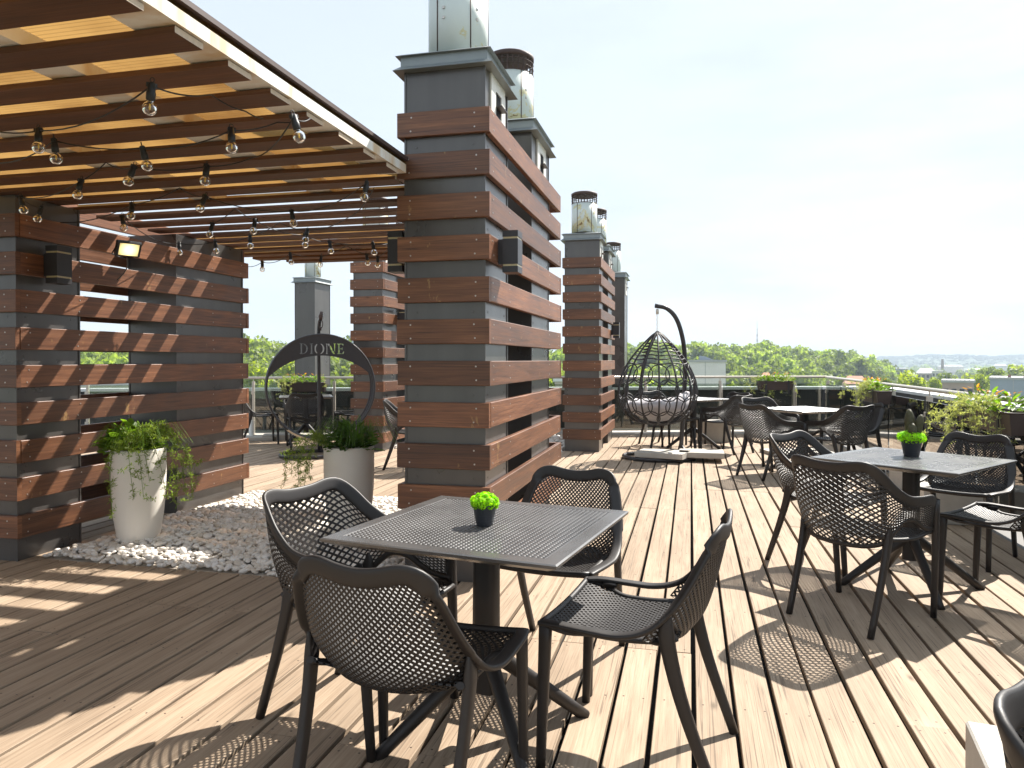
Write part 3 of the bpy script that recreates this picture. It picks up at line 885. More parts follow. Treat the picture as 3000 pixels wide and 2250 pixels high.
def make_armchair():
    t = thing('armchair', 'armchair', 'armchair', (0, 0, 0), 0, 'armchairs of dark lattice plastic')
    half = [(-.272, .225, .600), (-.284, .15, .628), (-.283, .04, .632), (-.274, -.07, .645), (-.252, -.165, .700), (-.228, -.232, .765), (-.198, -.278, .807), (-.150, -.295, .815), (-.075, -.300, .803)]
    top = Curve(half + [(0, -.302, .799)] + mirror(half))
    halfb = [(-.258, .235, .455), (-.262, .15, .462), (-.262, .09, .485), (-.256, .03, .520), (-.246, -.04, .524), (-.232, -.10, .480), (-.205, -.150, .425), (-.14, -.180, .400), (-.07, -.192, .392)]
    bot = Curve(halfb + [(0, -.196, .390)] + mirror(halfb))
    def S(u, v):
        a, b = bot.at(u), top.at(u)
        p = a.lerp(b, v)
        out = Vector((p.x * 0.8, min(p.y, 0.0) - 0.05, 0)); out = out.normalized() if out.length > 1e-6 else Vector((0, -1, 0))
        wgt = max(0.0, 1 - abs(u - .5) / .36)
        return p + out * (0.028 * math.sin(PI * v) * (0.25 + 0.75 * wgt)) + Vector((0, 0, 0))
    lattice(S, 72, 32, 0.66, 0.0026).build('lattice_shell', M['plastic'], t)
    hw = lambda y: lerp(0.203, 0.252, sstep((y + 0.18) / 0.26))
    lattice(seat_surface(hw, 0.245, -0.185), 38, 34, 0.64, 0.0026).build('lattice_seat', M['plastic'], t)
    f = MB()
    n = 90
    tp = [top.at(k / (n - 1)) for k in range(n)]
    wd_ = [(bot.at(k / (n - 1)) - top.at(k / (n - 1))).normalized() for k in range(n)]
    aw = [0.0275 for k in range(n)]
    f.sweep([p + w_ * 0.017 for p, w_ in zip(tp, wd_)], aw, 0.0085, 14, wdir=wd_, ex=0.6)
    bp = [bot.at(k / (n - 1)) for k in range(n)]
    f.sweep([p - w_ * 0.004 for p, w_ in zip(bp, wd_)], 0.0125, 0.008, 8, wdir=wd_)
    SS = seat_surface(hw, 0.245, -0.185)
    rim = [SS(0, v) for v in np.linspace(1, 0, 14)] + [SS(u, 0) for u in np.linspace(0.07, 1, 14)] + [SS(1, v) for v in np.linspace(0.07, 1, 14)]
    f.sweep(rim, 0.010, 0.012, 8, wdir=(0, 0, 1))
    f.build('frame_rim', M['plastic'], t)
    for s in (-1, 1):
        b = MB(); leg(b, (s * .273, .222, .606), (s * .252, .252, 0), (.021, .017), (.0145, .0135), (s * .266, .236, .33)); b.build('leg', M['plastic'], t)
        b = MB(); rearleg(b, [(s * .226, -.145, .520), (s * .220, -.142, .45), (s * .217, -.195, .27), (s * .212, -.292, 0)]); b.build('leg', M['plastic'], t)
    return t
def make_sidechair():
    t = thing('side_chair', 'side chair', 'chair', (0, 0, 0), 0, 'armless chairs of dark lattice plastic')
    side = [(.243, .262, .470), (.258, .20, .474), (.263, .10, .470), (.264, .0, .470), (.256, -.085, .496), (.241, -.145, .552), (.222, -.195, .628), (.200, -.236, .706), (.172, -.266, .762), (.125, -.278, .778), (.060, -.284, .766)]
    rimc = Curve(side + [(0, -.286, .760)] + mirror(side), 200)
    backside = Curve([(.232, -.060, .452), (.248, -.110, .518), (.236, -.157, .573), (.218, -.201, .638), (.197, -.240, .713), (.172, -.266, .762)])
    cen = Curve([(0, -.165, .425), (0, -.215, .495), (0, -.248, .595), (0, -.270, .685), (0, -.286, .760)])
    def S(u, v):
        r = backside.at(v); c = cen.at(v)
        q = 1 - (2 * u - 1) ** 2
        x = (2 * u - 1) * r.x
        k = q ** 0.75 if q > 0 else 0
        return Vector((x, lerp(r.y, c.y, k), lerp(r.z, c.z, k) + (0.010 * math.sin(PI * u * 2 - PI / 2) * 0 if True else 0)))
    lattice(S, 46, 38, 0.58, 0.0026).build('lattice_back', M['plastic'], t)
    def hw(y):
        if y > 0.10: return lerp(0.20, 0.250, sstep((y - 0.10) / 0.09))
        return lerp(0.228, 0.20, sstep((y + 0.13) / 0.05)) if y < -0.08 else 0.20
    lattice(seat_surface(hw, 0.258, -0.165, True), 40, 38, 0.60, 0.0026).build('lattice_seat', M['plastic'], t)
    f = MB(); n = 130
    pts = [rimc.at(k / (n - 1)) for k in range(n)]
    ws = []
    for p in pts:
        up = sstep((p.z - 0.48) / 0.12)
        horiz = Vector((-1 if p.x > 0 else 1, 0, 0))
        down = Vector((-p.x * 0.35, 0.12, -1)) if abs(p.x) < 0.19 else Vector((-0.7 * (1 if p.x > 0 else -1), 0.5, -0.35))
        ws.append((horiz * (1 - up) + down.normalized() * up).normalized())
    f.sweep(pts, [0.026 if p.z > .55 else 0.021 for p in pts], 0.0085, 14, wdir=ws, ex=0.6)
    SS = seat_surface(hw, 0.258, -0.165, True)
    f.sweep([SS(u, 0) for u in np.linspace(0, 1, 16)], 0.013, 0.012, 8, wdir=(0, 0, 1))
    for s in (0, 1):
        f.sweep([SS(s, v) + Vector((0, 0, 0)) for v in np.linspace(0, 1, 22)], 0.013, 0.010, 8, wdir=(1, 0, 0))
        sg = 1 if s else -1
        f.sweep([(sg * .225, .165, .460), (sg * .255, .17, .468)], 0.03, 0.007, 8, wdir=(0, 1, 0))
    f.build('frame_rim', M['plastic'], t)
    for s in (-1, 1):
        b = MB(); leg(b, (s * .246, .245, .474), (s * .248, .262, 0), (.021, .017), (.0145, .0135)); b.build('leg', M['plastic'], t)
        b = MB(); rearleg(b, [(s * .2445, -.146, .555), (s * .243, -.138, .47), (s * .236, -.186, .27), (s * .222, -.285, 0)]); b.build('leg', M['plastic'], t)
    return t
protoA = make_armchair(); protoS = make_sidechair()
usedp = set()
def chair(kind_, x, y, face, label):
    p = protoA if kind_ == 'A' else protoS
    rz = R(face - 90)
    if kind_ not in usedp:
        usedp.add(kind_); p.location = (x, y, 0); p.rotation_euler = (0, 0, rz); p['label'] = label; return p
    return copy_tree(p, (x, y, 0), rz, label)
chair('S', -0.775, 1.965, 83, 'armless chair nearest the camera at the front table, seen from behind')
chair('A', -1.19, 2.50, -14, 'armchair at the front table standing beside the white pebbles')
chair('S', -0.575, 3.13, -101, 'armless chair at the front table with its back to the big slatted pillar')
chair('S', -0.165, 2.483, 171, 'armless chair seen in profile at the sunny side of the front table')
chair('A', 0.845, 4.07, 50, 'armchair seen from behind at the table with the cactus')
chair('A', 0.85, 5.02, -38, 'armchair across the cactus table, facing it from the swing side')
chair('S', 1.75, 5.42, -128, 'armless chair at the cactus table with its back to the trailing planter')
chair('S', 1.67, 4.42, 142, 'armless chair at the cactus table, cut by the edge of the photo')
chair('A', 0.87, 8.62, 36, 'armchair seen from behind at the table right of the egg chair, turned to the railing')
chair('A', 1.60, 8.70, 124, 'armchair with bright lattice at the same table, back to the cactus table')
chair('A', 0.96, 9.75, -60, 'armchair behind the table right of the egg chair, only its top visible')
chair('S', 1.88, 9.42, 207, 'armless chair with dark blue sheen beside the corner of the railing')
chair('A', 0.50, 10.80, 140, 'armchair at the far table partly behind the egg chair, turned away')
chair('S', 0.58, 11.78, 232, 'armless chair behind the far table, close to the back railing')
chair('A', -0.42, 11.50, -42, 'armchair seen through the weave of the egg chair')
chair('S', -0.22, 10.75, 60, 'armless chair whose seat shows under the egg chair cushion')
chair('A', -5.60, 9.90, 122, 'armchair seen from behind inside the ring of the round swing')
chair('A', -6.25, 10.95, -60, 'armchair across the table seen through the round swing')
chair('S', -6.55, 10.15, 40, 'armless chair left of the table seen through the round swing')
chair('S', -5.25, 10.75, 212, 'armless chair right of the table seen through the round swing')
chair('A', -3.33, 8.35, 20, 'armchair half hidden behind the big slatted pillar')
chair('A', 0.76, 1.12, -38, 'armchair rim in the bottom corner of the photo beside a pale block')

# ================================================================ tables
def make_table():
    t = thing('cafe_table', 'table', 'table', (0, 0, 0), 0, 'square perforated tables')
    Hs = 0.40; z = 0.74
    b = MB(); n = 40; inn = 0.345; c = 2 * inn / n; h = 0.0029; zb = z - 0.008
    for i in range(n):
        for j in range(n):
            x0 = -inn + i * c; y0 = -inn + j * c; cx = x0 + c / 2; cy_ = y0 + c / 2
            base = len(b.v)
            o = [(x0, y0), (x0 + c, y0), (x0 + c, y0 + c), (x0, y0 + c)]
            hr = h + 0.0030; e_ = [(cx - hr, cy_ - hr), (cx + hr, cy_ - hr), (cx + hr, cy_ + hr), (cx - hr, cy_ + hr)]
            q = [(cx - h, cy_ - h), (cx + h, cy_ - h), (cx + h, cy_ + h), (cx - h, cy_ + h)]
            b.v += [(*p, z) for p in o] + [(*p, z - 0.0018) for p in q] + [(*p, zb) for p in q] + [(*p, zb) for p in o] + [(*p, z) for p in e_]
            for k in range(4):
                k2 = (k + 1) % 4
                b.face((base + k, base + k2, base + 16 + k2, base + 16 + k)); b.face((base + 16 + k, base + 16 + k2, base + 4 + k2, base + 4 + k))
                b.face((base + 4 + k, base + 4 + k2, base + 8 + k2, base + 8 + k))
                b.face((base + 12 + k2, base + 12 + k, base + 8 + k, base + 8 + k2))
    def ring(r0, z0, r1, z1):
        v = [(sx * r0, sy * r0, z0) for sx, sy in ((-1, -1), (1, -1), (1, 1), (-1, 1))] + [(sx * r1, sy * r1, z1) for sx, sy in ((-1, -1), (1, -1), (1, 1), (-1, 1))]
        b.add(v, [(k, (k + 1) % 4, 4 + (k + 1) % 4, 4 + k) for k in range(4)])
    ring(inn, z, inn + 0.0012, z - 0.0012); ring(inn + 0.0012, z - 0.0012, inn + 0.0024, z + 0.0001); ring(inn + 0.0024, z + 0.0001, Hs - 0.006, z); ring(Hs - 0.006, z, Hs, z - 0.003)
    ring(Hs, z - 0.003, Hs - 0.002, z - 0.012); ring(Hs - 0.002, z - 0.012, Hs - 0.04, z - 0.030); ring(Hs - 0.04, z - 0.030, inn - 0.001, z - 0.030); ring(inn - 0.001, z - 0.030, inn - 0.001, zb)
    # recalculated outward
    tb = b.build('tabletop', M['tabletop'], t)
    b = MB()
    for k in range(4):
        an = PI / 4 + k * PI / 2
        b.box((-0.32, -0.008, 0.712), (0.32, 0.008, 0.7315), mat=Matrix.Rotation(an, 4, 'Z')) if k < 2 else None
    b.build('underframe', M['plastic'], t)
    b = MB()
    pr = []
    for q in range(24):
        an = 2 * PI * q / 24; cx, cy_ = math.cos(an), math.sin(an)
        e = 0.6
        pr.append((0.041 * math.copysign(abs(cx) ** e, cx), 0.041 * math.copysign(abs(cy_) ** e, cy_)))
    vs = [(*p, 0.16) for p in pr] + [(*p, 0.712) for p in pr]
    b.add(vs, [(k, (k + 1) % 24, 24 + (k + 1) % 24, 24 + k) for k in range(24)], smooth=True)
    b.box((-0.10, -0.10, 0.700), (0.10, 0.10, 0.7115)); b.build('column', M['plastic'], t)
    for k in range(4):
        an = PI / 4 + k * PI / 2; dx, dy = math.cos(an), math.sin(an)
        b = MB(); pts = spline([(dx * .02, dy * .02, .29), (dx * .09, dy * .09, .235), (dx * .23, dy * .23, .125), (dx * .385, dy * .385, .0)], 10)
        b.sweep(pts, [0.030 - 0.009 * q / 9 for q in range(10)], [0.028 - 0.009 * q / 9 for q in range(10)], 12, wdir=(dx, dy, 0.5)); b.build('leg', M['plastic'], t)
    return t
tabs = [(-0.684, 2.436, 2.190 - PI / 4, 'square perforated table in front with the lime moss pot'), (1.232, 4.62, 1.686 - PI / 4, 'square perforated table carrying the cactus pot'),
        (1.28, 9.05, R(35), 'square table right of the egg chair, near the railing corner'), (0.04, 11.1, R(50), 'square table half hidden behind the egg chair'), (-5.88, 10.42, R(30), 'square table seen through the ring of the round swing')]
tp = make_table()
for k, (x, y, a, lab) in enumerate(tabs):
    if k == 0: tp.location = (x, y, 0); tp.rotation_euler = (0, 0, a); tp['label'] = lab
    else: copy_tree(tp, (x, y, 0), a, lab)

# ================================================================ plants
def frond_cluster(P, D, mb_v, mb_f, mb_t, n, ln, wd_, spread=1.0, tint=(0.2, 1)):
    """n thin needles around P, leaning to D"""
    for _ in range(n):
        d = Vector((random.gauss(0, 1), random.gauss(0, 1), random.gauss(0, 1))).normalized() * spread + D
        d = d.normalized() * ln * random.uniform(.6, 1.2)
        s = d.cross(Vector((random.gauss(0, 1), random.gauss(0, 1), random.gauss(0, 1)))).normalized() * wd_
        b = len(mb_v)
        mb_v += [tuple(P - s * .4), tuple(P + d * .5 - s), tuple(P + d), tuple(P + d * .5 + s)]
        mb_f.append((b, b + 1, b + 2, b + 3)); mb_t.append(random.uniform(*tint))
def leaf_quad(V, F, T, P, d, up, ln, wd_, tint):
    d = d.normalized(); s = d.cross(up)
    s = s.normalized() if s.length > 1e-6 else d.orthogonal().normalized()
    nrm = s.cross(d)
    b = len(V)
    V += [tuple(P), tuple(P + d * ln * .35 - s * wd_ + nrm * ln * .06), tuple(P + d * ln * .8 - s * wd_ * .6 + nrm * ln * .02), tuple(P + d * ln - nrm * ln * .08), tuple(P + d * ln * .8 + s * wd_ * .6 + nrm * ln * .02), tuple(P + d * ln * .35 + s * wd_ + nrm * ln * .06)]
    F.append((b, b + 1, b + 2, b + 3)); F.append((b, b + 3, b + 4, b + 5)); T += [tint, tint]
def fern(parent, mat, c, stems, name='foliage', rad=0.16, up=0.18, reach=(0.2, 0.45), drop=(0.15, 0.45), nl=9, nlen=0.016, azr=(0, 2 * PI), step=0.022, nw=0.0013):
    V = []; F = []; T = []; st = MB()
    for _ in range(stems):
        an = random.uniform(*azr); rr = random.uniform(*reach); dr = random.uniform(*drop)
        c0 = Vector(c) + Vector((math.cos(an) * rad * .4, math.sin(an) * rad * .4, 0))
        p1 = c0 + Vector((math.cos(an) * rr * .45, math.sin(an) * rr * .45, up * random.uniform(.5, 1.2)))
        p2 = c0 + Vector((math.cos(an + .2) * rr * .9, math.sin(an + .2) * rr * .9, up * .2 - dr * .3))
        p3 = c0 + Vector((math.cos(an + .3) * rr, math.sin(an + .3) * rr, -dr))
        L = ((p1 - c0).length + (p2 - p1).length + (p3 - p2).length)
        pts = spline([c0, p1, p2, p3], max(8, int(L / step)))
        st.sweep(pts, 0.0016, None, 4)
        for k, p in enumerate(pts[2:]):
            j = Vector((random.gauss(0, .012), random.gauss(0, .012), random.gauss(0, .010)))
            frond_cluster(p + j, Vector((0, 0, 0.15)), V, F, T, nl, nlen, nw)
            if random.random() < .35:
                d = Vector((random.gauss(0, 1), random.gauss(0, 1), random.gauss(0, .5))).normalized()
                for q in range(1, 4): frond_cluster(p + d * q * step * .8, Vector((0, 0, 0.1)), V, F, T, nl, nlen * .9, nw)
    np_quads(name, V, F, mat, T, parent)
    st.build('stem', mat, parent)
def np_quads(name, V, F, mat, T, parent=None):
    return np_mesh(name, V, F, mat, T, False, parent)
def leafy(parent, mat, c, n, r, h, ln=(0.05, 0.09), name='leaves', wr=0.36):
    V = []; F = []; T = []
    for _ in range(n):
        an = random.uniform(0, 2 * PI); rr = r * math.sqrt(random.random()); z = h * random.random() * (1 - .5 * rr / r)
        P = Vector(c) + Vector((math.cos(an) * rr, math.sin(an) * rr, z))
        d = Vector((math.cos(an) * (.3 + rr / r), math.sin(an) * (.3 + rr / r), random.uniform(-.2, .9)))
        l_ = random.uniform(*ln)
        leaf_quad(V, F, T, P, d, Vector((random.gauss(0, .3), random.gauss(0, .3), 1)), l_, l_ * wr * random.uniform(.7, 1.1), random.random())
    return np_quads(name, V, F, mat, T, parent)
def grass(parent, mat, c, n, r, ln, name='blades', droop=.5):
    V = []; F = []; T = []
    for _ in range(n):
        an = random.uniform(0, 2 * PI); rr = r * math.sqrt(random.random())
        p = Vector(c) + Vector((math.cos(an) * rr, math.sin(an) * rr, 0)); l_ = ln * random.uniform(.6, 1.1)
        d = Vector((math.cos(an), math.sin(an), 0)); s = Vector((-d.y, d.x, 0)) * 0.0016
        q = [p, p + d * l_ * .25 + Vector((0, 0, l_ * .55)), p + d * l_ * .6 + Vector((0, 0, l_ * .62)), p + d * l_ * .95 + Vector((0, 0, l_ * (.62 - droop)))]
        for k in range(3):
            b = len(V); V += [tuple(q[k] - s), tuple(q[k] + s), tuple(q[k + 1] + s), tuple(q[k + 1] - s)]; F.append((b, b + 1, b + 2, b + 3)); T.append(random.random())
    return np_quads(name, V, F, mat, T, parent)

def vase(x, y, label):
    o = MB()
    prof = [(0.095, 0.0), (0.118, 0.012), (0.140, 0.09), (0.160, 0.22), (0.173, 0.38), (0.177, 0.50), (0.177, 0.665), (0.173, 0.68), (0.164, 0.68), (0.162, 0.62), (0.160, 0.58)]
    o.lathe(prof, (0, 0, 0), 44)
    ob = o.build('stone_planter', M['planter'], None, (x, y, 0.012))
    tag(ob, label, 'planter', 'tall cream planters on the pebbles')
    return ob
VP = [(-3.735, 4.33), (-2.37, 4.80)]
vase(*VP[0], 'tall cream planter standing against the sun striped slatted wall')
vase(*VP[1], 'tall cream planter partly hidden behind the front table armchair')
soil = simple('potting_soil', (0.05, 0.035, 0.025), 0.95)
p = thing('trailing_plant', 'bright green plant with trailing fronds in the planter by the wall', 'plant', (VP[0][0], VP[0][1], 0.640), 0, 'plants in the tall cream planters')
b = MB(); b.lathe([(0.158, -0.02), (0.1, 0.012), (0.01, 0.02)], (0, 0, 0), 20, cap=False); b.build('soil', soil, p)
leafy(p, M['leaf'], (-0.05, 0.0, 0.02), 230, 0.15, 0.21, (0.06, 0.105), wr=.42)
grass(p, M['leaf'], (0.05, -0.02, 0.06), 150, 0.09, 0.27)
fern(p, M['fern'], (0.06, -0.05, 0.06), 9, 'foliage', .16, .14, (0.20, 0.40), (0.10, 0.36), azr=(-1.3, 0.5), nl=10, nlen=.030, nw=.0026, step=.028)
fern(p, M['fern'], (0.04, -0.08, 0.05), 2, 'foliage', .16, .10, (0.20, 0.28), (0.2, 0.42), azr=(-2.0, -1.2), nl=10, nlen=.030, nw=.0024, step=.028)
p = thing('trailing_plant', 'darker shaded plant with fern fronds in the planter near the pillar', 'plant', (VP[1][0], VP[1][1], 0.640), 0, 'plants in the tall cream planters')
b = MB(); b.lathe([(0.158, -0.02), (0.1, 0.012), (0.01, 0.02)], (0, 0, 0), 20, cap=False); b.build('soil', soil, p)
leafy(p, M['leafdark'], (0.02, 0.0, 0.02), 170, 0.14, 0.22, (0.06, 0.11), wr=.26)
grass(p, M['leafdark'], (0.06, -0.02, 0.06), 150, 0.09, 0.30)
fern(p, M['fern'], (-0.05, -0.05, 0.05), 9, 'foliage', .16, .10, (0.15, 0.36), (0.10, 0.34), azr=(-3.5, -1.6), nl=9, nlen=.026, nw=.0022, step=.026)

def moss(parent, c, r, h, n=900):
    V = []; F = []; T = []
    lobes = [(Vector(c) + Vector((math.cos(a) * r * .62, math.sin(a) * r * .62, h * .25)), r * .42) for a in np.linspace(0, 2 * PI, 9)[:-1]] + [(Vector(c) + Vector((0, 0, h * .35)), r * .6)] + [(Vector(c) + Vector((math.cos(a) * r * .35, math.sin(a) * r * .35, h * .55)), r * .3) for a in (0.4, 2.1, 3.6, 5.2)]
    for _ in range(n):
        lc, lr = random.choice(lobes); d = Vector((random.gauss(0, 1), random.gauss(0, 1), random.gauss(0, 1) + .4)).normalized()
        P = lc + d * lr * random.uniform(.75, 1.05); a = d.orthogonal().normalized(); b_ = d.cross(a); s = random.uniform(.0028, .0055)
        an = random.random() * 6; u = (a * math.cos(an) + b_ * math.sin(an)) * s; v = (b_ * math.cos(an) - a * math.sin(an)) * s + d * s * random.uniform(-.8, .8)
        k = len(V); V += [tuple(P - u - v), tuple(P + u - v), tuple(P + u + v), tuple(P - u + v)]; F.append((k, k + 1, k + 2, k + 3)); T.append(random.random())
    np_quads('moss', V, F, M['moss'], T, parent)
def pot(x, y, z, r, h, label):
    b = MB(); b.lathe([(r * .66, 0), (r * .68, .002), (r * .97, h - .006), (r, h - .004), (r, h), (r * .93, h), (r * .90, h * .8)], (0, 0, 0), 28)
    for k in range(6):
        zz = h * (.15 + .12 * k); rr = r * (.68 + .29 * zz / h) + .0002
        b.sweep([(rr * math.cos(a), rr * math.sin(a), zz) for a in np.linspace(0, 2 * PI, 28, endpoint=False)], .0007, None, 4, closed=True)
    t = thing('table_pot', label, 'plant pot', (x, y, z), 0, 'small dark pots on tables')
    b.build('pot', M['pot'], t); return t
t = pot(-0.683, 2.405, 0.7405, 0.042, 0.072, 'small dark pot of lime green moss on the front table'); moss(t, (0, 0, 0.066), 0.050, 0.05, 1500)
t = pot(1.262, 4.73, 0.7405, 0.060, 0.098, 'dark pot with a small cactus rising from lime moss'); moss(t, (0, 0, 0.094), 0.078, 0.055, 1700)
b = MB()
for (dx, dy, hh, rr, tx) in ((-.006, .01, .175, .022, -.03), (.026, .0, .145, .019, .20), (-.002, -.022, .095, .020, .0)):
    vs = spline([(dx, dy, .085), (dx + tx * .04, dy, .10 + hh * .4), (dx + tx * .14, dy, .10 + hh)], 10)
    b.sweep(vs, [rr * (.75 + .5 * math.sin(PI * min(.8, k / 11))) * (1 if k < 8 else (.8 if k == 8 else .35)) for k in range(10)], None, 12)
b.build('cactus', M['cactus'], t)

# ================================================================ hanging egg chair
EX, EY = -0.425, 9.78
st = thing('egg_chair_stand', 'curved black stand with ring foot carrying the egg chair', 'stand', (EX, EY, 0))
b = MB()
pole = spline([(0.30, 0.30, 0.03), (0.31, 0.28, 0.25), (0.335, 0.24, 0.7), (0.355, 0.18, 1.15), (0.335, 0.12, 1.52), (0.255, 0.06, 1.82), (0.13, 0.02, 1.975), (-0.02, 0.0, 2.015)], 40)
b.sweep(pole, 0.029, None, 12); b.disc((-0.022, 0, 2.015), 0.034, (-1, 0, 0.1), 12, 0, .01); b.build('pole', M['darkmetal'], st)
b = MB(); ring = [(0.02 + 0.46 * math.cos(a), 0.08 + 0.40 * math.sin(a), 0.028) for a in np.linspace(0, 2 * PI, 40, endpoint=False)]
b.sweep(ring, 0.026, None, 10, closed=True); b.sweep(spline([(0.30, 0.30, 0.17), (0.345, 0.22, 0.10), (0.40, 0.05, 0.03), (0.30, -.18, .03)], 14), 0.024, None, 10); b.build('foot_ring', M['darkmetal'], st)
egg = thing('hanging_egg_chair', 'black woven egg chair hanging on a chain', 'hanging chair', (EX, EY, 0))
prof = [(0.0, 1.665), (0.05, 1.64), (0.14, 1.55), (0.245, 1.43), (0.35, 1.28), (0.435, 1.10), (0.475, 0.92), (0.455, 0.75), (0.385, 0.60), (0.26, 0.505), (0.12, 0.47), (0.0, 0.465)]
pc = Curve([(r * 1.08, 0, z) for r, z in prof], 80)
def ept(u, az):
    q = pc.at(u); return Vector((q.x * math.cos(az), q.x * math.sin(az) * 0.92, q.z))
A0, A1 = R(118), R(118 + 262)     # woven part runs round the back; the open front looks away to the far side
rib = MB()
NR = 11
for k in range(NR):
    az = lerp(A0, A1, k / (NR - 1))
    rib.sweep([ept(u, az) for u in np.linspace(0.0, 1.0, 40)], 0.011 if 0 < k < NR - 1 else 0.024, None, 7)
rib.build('rib', M['rope'], egg)
wv = MB()
for u in (0.13, 0.16, 0.19, 0.22, 0.255, 0.29, 0.33):
    wv.sweep([ept(u + 0.006 * math.sin(k), az) for k, az in enumerate(np.linspace(A0, A1, 34))], 0.0080, None, 6)
for u in (0.86, 0.90, 0.94): wv.sweep([ept(u, az) for az in np.linspace(A0, A1, 34)], 0.006, None, 6)
dAz = (A1 - A0) / (NR - 1)
for r_, uc in enumerate((0.42, 0.54, 0.66, 0.78)):
    for k in range(NR):
        ac = A0 + dAz * (k + (0.5 if r_ % 2 else 0.0))
        pts = []
        for a in np.linspace(0, 2 * PI, 22, endpoint=False):
            az = ac + dAz * 0.62 * math.cos(a)
            if az < A0 or az > A1: az = min(max(az, A0), A1)
            pts.append(ept(uc + 0.080 * math.sin(a), az) * 1.0)
        wv.sweep(pts, 0.0075, None, 5, closed=True)
wv.build('weave', M['rope'], egg)
rm = MB()
for off in (-.012, .012):
    rm.sweep([ept(u, A0 + off) * 1.0 for u in np.linspace(0.02, 0.98, 40)], 0.018, None, 7); rm.sweep([ept(u, A1 + off) for u in np.linspace(0.02, 0.98, 40)], 0.018, None, 7)
rm.build('rim', M['rope'], egg)
ch = MB()
for k in range(8):
    z = 1.68 + k * 0.030
    ch.sweep([(0.010 * math.cos(a) * (1 if k % 2 else 0), 0.010 * math.cos(a) * (0 if k % 2 else 1), z + 0.018 * math.sin(a)) for a in np.linspace(0, 2 * PI, 12, endpoint=False)], 0.0028, None, 5, closed=True)
ch.lathe([(0.012, 1.905), (0.02, 1.91), (0.02, 1.965), (0.008, 1.975)], (0, 0, 0), 12); ch.build('chain', M['steel'], egg)
# cushion: a soft pad that follows the bowl, plus rolls of cloth
V = []; F = []
n1, n2 = 40, 18
for i in range(n1):
    for j in range(n2 + 1):
        a = 2 * PI * i / n1; f = j / n2
        ed = 0.40 + 0.03 * math.sin(3 * a + 1) + 0.02 * math.sin(7 * a)
        r = ed * f; x, y = r * math.cos(a), r * math.sin(a) * .92
        z = 0.555 + 0.22 * f ** 2.2 + 0.030 * noise.noise(Vector((x * 9, y * 9, 1))) + 0.015 * noise.noise(Vector((x * 24, y * 24, 4)))
        z += 0.10 * sstep((x - 0.05) / 0.3) * (0.4 + 0.6 * f)
        V.append((x, y, z))
for i in range(n1):
    for j in range(n2 + 1):
        a = 2 * PI * i / n1; f = j / n2; r = 0.41 * f
        V.append((r * math.cos(a), r * math.sin(a) * .92, 0.495 + 0.20 * f ** 2.0))
o2 = n1 * (n2 + 1)
for i in range(n1):
    i2 = (i + 1) % n1
    for j in range(n2):
        a = i * (n2 + 1) + j; b_ = i2 * (n2 + 1) + j
        F.append((a, a + 1, b_ + 1, b_)); F.append((o2 + a, o2 + b_, o2 + b_ + 1, o2 + a + 1))
    a = i * (n2 + 1) + n2; b_ = i2 * (n2 + 1) + n2
    F.append((a, o2 + a, o2 + b_, b_))
cu = np_mesh('seat_cushion', V, F, M['cushion'], None, True)
cu.location = (EX, EY, 0); tag(cu, 'rumpled grey cushion lying inside the woven egg chair', 'cushion')
def slab(x, y, z, sx, sy, sz, rz, label, grp='loose concrete slabs', mat='concrete', name='concrete_slab'):
    b = MB(); b.box((-sx / 2, -sy / 2, 0), (sx / 2, sy / 2, sz), bev=.006)
    o = b.build(name, M[mat], None, (x, y, z)); o.rotation_euler = (0, 0, R(rz)); tag(o, label, 'slab', grp); return o
slab(-0.345, 9.66, 0.055, 0.44, 0.62, 0.07, 76, 'grey concrete slab on the foot ring, left of the egg chair pole')
slab(0.14, 9.82, 0.055, 0.44, 0.56, 0.07, 90, 'grey concrete slab on the foot ring, right of the egg chair pole')
slab(1.45, 10.75, 0.0, 0.85, 0.6, 0.05, 18, 'pale slab on the deck behind the table by the railing corner')
slab(0.36, 12.2, 0.0, 0.42, 0.42, 0.33, 17, 'stone block standing under the back railing')
slab(2.02, 6.62, 0.0, 0.42, 0.36, 0.28, 0, 'pale block on the deck edge behind the cactus table')
slab(2.10, 8.2, 0.0, 0.12, 0.30, 0.30, 10, 'narrow pale block on the deck edge near the railing post')
slab(0.93, 2.08, 0.0, 0.40, 0.42, 0.28, -8, 'pale block in the bottom corner under the cut off armchair')
slab(-6.95, 10.62, 0.0, 0.75, 0.40, 0.06, 20, 'white slab on the deck left of the round swing')
slab(-6.55, 10.75, 0.0, 0.50, 0.30, 0.09, 25, 'beige slab next to the white tube')
b = MB(); b.lathe([(0.075, 0), (0.075, 0.01), (0.03, 0.014), (0.03, 0.26), (0.025, 0.262)], (0, 0, 0), 16)
tag(b.build('parasol_tube', M['white'], None, (-7.02, 10.66, 0.0605)), 'short white parasol tube standing on a white slab', 'parasol base')

# ================================================================ round swing with the cut-out name
SX, SY, SZ = -4.87, 9.05, 0.935
sw = thing('round_swing', 'round black ring swing with a crescent plate and beige seat', 'swing', (SX, SY, SZ), R(34))
RR = 0.715
